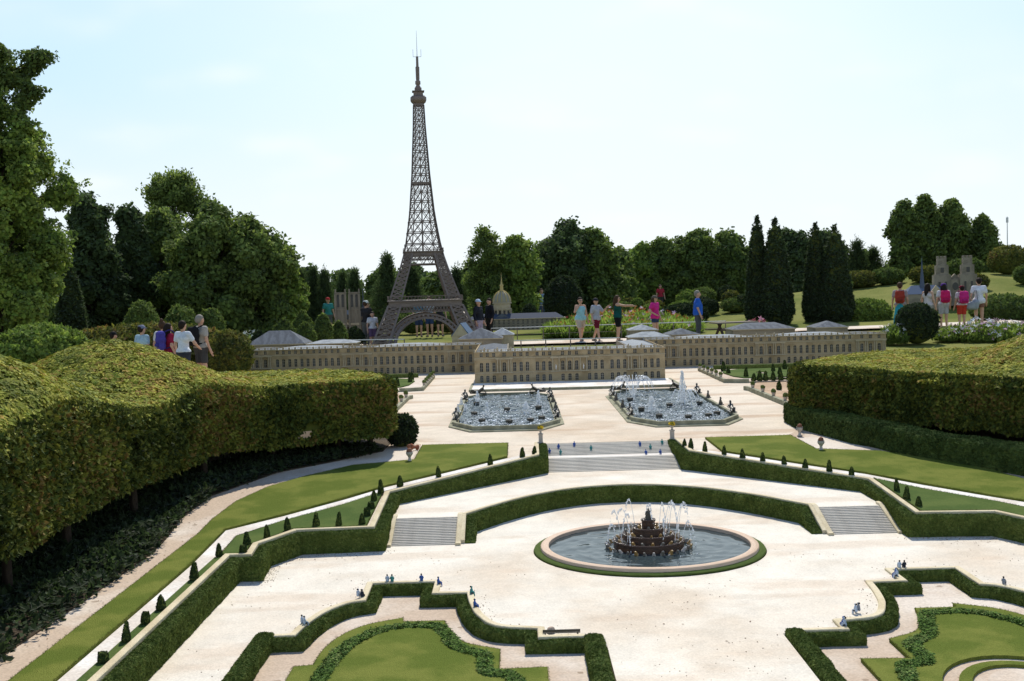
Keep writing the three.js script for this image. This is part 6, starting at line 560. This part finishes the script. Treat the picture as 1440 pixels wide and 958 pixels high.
// ================================================================ PATHS, RAILINGS AND SMALL THINGS OF THE PARK
function parkStrip(x0, x1, z0, z1, off) { const pos = [], uv = []; const n = Math.ceil((x1 - x0) / 0.8), m = Math.max(1, Math.ceil((z1 - z0) / 0.6)); const v = (i, j) => { const x = mix(x0, x1, i / n), z = mix(z0, z1, j / m); pos.push(x, parkY(x, z) + off, z); uv.push(x, z); }; for (let i = 0; i < n; i++) for (let j = 0; j < m; j++) { v(i, j); v(i, j + 1); v(i + 1, j); v(i + 1, j); v(i, j + 1); v(i + 1, j + 1); } const g = new THREE.BufferGeometry(); g.setAttribute('position', new THREE.Float32BufferAttribute(pos, 3)); g.setAttribute('uv', new THREE.Float32BufferAttribute(uv, 2)); g.computeVertexNormals(); return g; }
struct('park_path', parkStrip(-9.6, 18, -45.4, -43.2, 0.05), M.path); struct('park_path', parkStrip(-10.5, -7.2, -43.2, -39.5, 0.052), M.path); struct('park_path', parkStrip(-13, -6.9, -28.6, -25.6, 0.05), M.path);
function railing(label, x0, x1, z, h, n) { const t = thing('railing', label, 'railing'); for (let i = 0; i <= n; i++) { const x = mix(x0, x1, i / n); mesh('post', cyl(0.022, 0.022, h, x, parkY(x, z), z, 6), M.iron, t); } const a = parkY(x0, z), b = parkY(x1, z); mesh('rail', bar([x0, a + h, z], [x1, b + h, z], 0.03), M.lightgrey, t); mesh('rail', bar([x0, a + h * 0.5, z], [x1, b + h * 0.5, z], 0.014), M.iron, t); return t; }
railing('thin park railing along the walkers\' path in front of the flower bed', -2.3, 7.0, -46.2, 0.55, 9); railing('thin park railing behind the central palace block', -2.0, 2.2, -39.5, 0.42, 5); railing('pale handrail from the slate pavilion towards the tower', -7.6, -5.2, -40.4, 0.5, 4); railing('far park fence by the visitors in blue', -1.6, 1.8, -60.5, 0.9, 16);
[[-6.1, 0.62], [-5.3, 0.5], [-4.5, 0.55], [-3.7, 0.6], [-6.9, 0.55]].forEach(([x, r], i) => leafBall('loose_bush', 'dark low bush growing behind the tower arch', 'bush', x, parkY(x, -54), -54 - (i % 2) * 0.8, r, 0.48, r, 900, 0.11, GREEN.tree, 605 + i, G.sprig, 'bushes behind the tower arch'));
{ const t = thing('picnic_table', 'dark wooden picnic table behind the wing near the blue-shirted man', 'table', [6.9, parkY(6.9, -43.9), -43.9], 0.3), w = std([0.06, 0.045, 0.035]); mesh('table_top', box(1.7, 0.05, 0.7, 0, 0.6, 0), std([0.2, 0.17, 0.14]), t); for (const x of [-0.6, 0.6]) { mesh('leg', bar([x, 0, -0.4], [x, 0.58, 0.1], 0.07), w, t); mesh('leg', bar([x, 0, 0.4], [x, 0.58, -0.1], 0.07), w, t); } for (const z of [-0.6, 0.6]) mesh('seat', box(1.7, 0.04, 0.24, 0, 0.34, z), w, t); mesh('crossbar', box(1.3, 0.05, 0.05, 0, 0.32, 0), w, t); }
{ const t = thing('mast', 'thin pale mast on the skyline beyond the grassy hill', 'mast', [27.4, 1.5, -68]); mesh('pole', cyl(0.05, 0.02, 4.3, 0, 0, 0, 6), M.lightgrey, t); mesh('head', box(0.1, 0.3, 0.1, 0, 4.1, 0), M.lightgrey, t); }
// ---- small formal beds in front of the wings
for (const s of [-1, 1]) { const mx = P2 => s > 0 ? P2 : mirror(P2); const where = s > 0 ? 'of the open lawn wing' : 'of the hedge side wing';
  struct('flower_parterre', slab(mx([[3.57, -31.3], [3.57, -27.4], [3.95, -27.26], [9.0, -27.26], [9.0, -31.3]]), () => 0.05, 0.02, [], false), M.path); struct('flower_parterre', slab(mx([[3.72, -25.35], [3.78, -21.6], [9.0, -21.6], [9.0, -26.9], [4.2, -26.9]]), () => 0.048, 0.02, [], false), M.earth);
  const w = thing('parterre_kerb', `low stone kerb along the flower parterre ${where}`, 'kerb'); mesh('kerb', sweep(mx([[3.57, -31.3], [3.57, -27.42], [3.95, -27.26], [4.1, -27.26]]), boxProf(-0.035, 0.035), () => 0.0, () => 0.11, 0.5), M.basinstone, w); mesh('kerb', sweep(mx([[3.66, -25.5], [3.72, -25.3], [3.76, -21.5]]), boxProf(-0.04, 0.04), () => 0.0, () => 0.10, 0.5), M.basinstone, w);
  const oval = (cx, cz, rx, rz) => Array.from({ length: 28 }, (_, i) => [s * (cx + rx * Math.cos(i / 28 * 6.2832)), cz + rz * Math.sin(i / 28 * 6.2832)]);
  struct('lawn', slab(mx([[3.96, -29.9], [4.0, -28.7], [4.15, -28.15], [4.6, -28.0], [5.6, -28.3], [6.6, -28.0], [8.7, -28.0], [8.7, -31.0], [4.6, -31.0], [4.1, -30.6]]), () => 0.075, 0.03, [oval(6.15, -29.4, 0.55, 0.8), oval(4.9, -29.6, 0.14, 0.3)], false), M.turf); struct('lawn', slab(oval(6.15, -29.4, 0.38, 0.5), () => 0.074, 0.03, [], false), M.turf);
  clippedHedge('edging_hedge', `thin dark edging hedge along the back of the flower parterre ${where}`, mx([[4.0, -31.5], [9.0, -31.5]]), -0.05, 0.05, () => 0.03, () => 0.15, 680 + s, 900); clippedHedge('edging_hedge', `thin dark edging hedge along the front of the flower parterre ${where}`, mx([[4.2, -27.5], [6.8, -27.5]]), -0.03, 0.03, () => 0.03, () => 0.09, 684 + s, 3000);
  const cones = [[4.05, -29.6], [4.1, -30.6], [4.26, -28.4], [4.22, -27.3], [4.36, -27.3], [4.5, -27.3], [4.68, -27.3], [4.86, -27.3], [5.05, -27.3], [5.2, -28.9], [5.27, -29.95], [5.69, -30.5], [4.27, -24.9], [4.4, -24.35], [4.38, -23.9], [4.6, -24.3]]; cones.forEach(([x, z], i) => yewCone(s * x, z, z > -25 ? `small dark cone on the bare earth bed ${where}` : `small dark cone in the flower parterre ${where}`, 'cone', 60 + i + (s > 0 ? 0 : 20), z > -25 ? `earth bed cones ${where}` : `parterre cones ${where}`, 0.06, 0.95));
  const potG = lathe([[0, 0], [0.03, 0], [0.045, 0.06], [0.05, 0.065], [0, 0.06]], 10); [...[0, 1, 2, 3, 4, 5].map(i => [3.57, -31.1 + i * 0.62]), ...[0, 1, 2, 3].map(i => [3.73 + i * 0.012, -25.0 + i * 0.95])].forEach(([x, z]) => { const p = thing('flower_pot', z > -26 ? `small clipped box pot beside the earth bed ${where}` : `small pot of clipped box on the parterre kerb ${where}`, 'pot', [s * x, 0.105, z], 0, `pots on the kerb ${where} ${z > -26 ? 2 : 1}`); mesh('pot', potG, M.pedestal, p); mesh('plant', jitter(new THREE.IcosahedronGeometry(0.05, 2), 0.014, 30, z), M.hedgecore, p).position.y = 0.09; }); }
// ---- leaf litter blown along the copings and paths
{ const R = rng(71), pts = []; for (let i = 0; i < 900; i++) { const k = R(); let x, z, y; if (k < 0.45) { x = -4.86 - 0.3 * R(); z = -6.5 - 9.5 * R() ** 0.8; y = tz(z) + 0.012; if (z < -13.4) continue; } else if (k < 0.7) { z = -12.35 + 0.35 * R(); x = (R() < 0.5 ? -1 : 1) * (2.95 + 0.8 * R()); y = LV.L + 0.005; } else { x = (R() - 0.5) * 6; z = -7.6 - 4 * R(); y = LV.L + 0.005; if (Math.hypot(x, z + 12.16) < 1.25 || (Math.abs(x) > 0.65)) continue; } pts.push([x, y, z, 0, 1, 0]); } const c = cloud('fallen_leaves', G.leaf, M.tuft, scene, pts.filter((_, i) => i % 3 === 0), 0.018, [[0.16, 0.09, 0.05], [0.10, 0.06, 0.04], [0.22, 0.14, 0.08]], 72, 0.25); c.name = numbered('fallen_leaves'); tag(c, 'scattered dry fallen leaves on the pale sand', 'leaves'); }

{ // ragged grass edges of the lawns and a thin scatter of longer tufts over them
  const R = rng(301), pts = []; const yOf = (x, z) => z > -10.2 && Math.abs(x) < 3.6 ? LV.P + 0.026 : tz(z) + 0.02; for (const s of [1, -1]) for (const [Pq, y] of [[lawnL, (x, z) => tz(z) + 0.022], [lawn2L, (x, z) => tz(z) + 0.014], [parLawn, () => LV.P + 0.024]]) { const E = resample([...Pq, Pq[0]], 0.012); for (const [x, z] of E) { if (z > -6.8) continue; pts.push([s * x + (R() - 0.5) * 0.012, y(x, z), z + (R() - 0.5) * 0.012, 0, 1, 0]); } }
  const c = cloud('grass_tufts', G.grass, M.tuft, scene, pts, 0.012, [[0.15, 0.17, 0.035], [0.19, 0.195, 0.045], [0.12, 0.145, 0.03], [0.22, 0.20, 0.07]], 302, 0.5); c.name = numbered('grass_tufts'); tag(c, 'uneven grass tufts along and over the clipped lawns', 'grass'); }
{ // grit and small pebbles gathered along hedge feet, copings and across the sand
  const R = rng(311), pts = []; const along = (L, y, n, w) => { const E = resample(L, 0.05); for (let i = 0; i < n; i++) { const p = E[Math.floor(R() * E.length)]; pts.push([p[0] + (R() - 0.5) * w, y(p[1]), p[1] + (R() - 0.5) * w, 0, 1, 0]); } };
  for (const s of [1, -1]) { const f = Q => s > 0 ? Q : mirror(Q); const inn = miter(f(capL), 0.2); along(inn.filter(p => p[1] > -12.9 && p[1] < -6), () => LV.L + 0.002, 380, 0.14); along(miter(f(parCap), -0.09), () => LV.L + 0.002, 120, 0.14); }
  for (let i = 0; i < 1500; i++) { const x = (R() - 0.5) * 8, z = -7 - 5.2 * R(); if (Math.abs(x) > 0.6 && z > -11.1 && Math.abs(x) < 3.6) continue; if (Math.hypot(x, z + 12.16) < 1.24 || fbm(x * 1.2, 6, z * 1.2, 3) < 0.02) continue; pts.push([x, LV.L + 0.002, z, 0, 1, 0]); }
  const g = new THREE.IcosahedronGeometry(1, 0); g.scale(1, 0.6, 0.8); const c = cloud('pebbles', g, M.tuft, scene, pts, 0.0052, [[0.36, 0.28, 0.2], [0.5, 0.42, 0.33], [0.42, 0.32, 0.23], [0.26, 0.2, 0.14]], 312, 0.5); c.name = numbered('pebbles'); tag(c, 'grit and small pebbles strewn over the pale sand', 'gravel'); }
renderer.render(scene, camera);
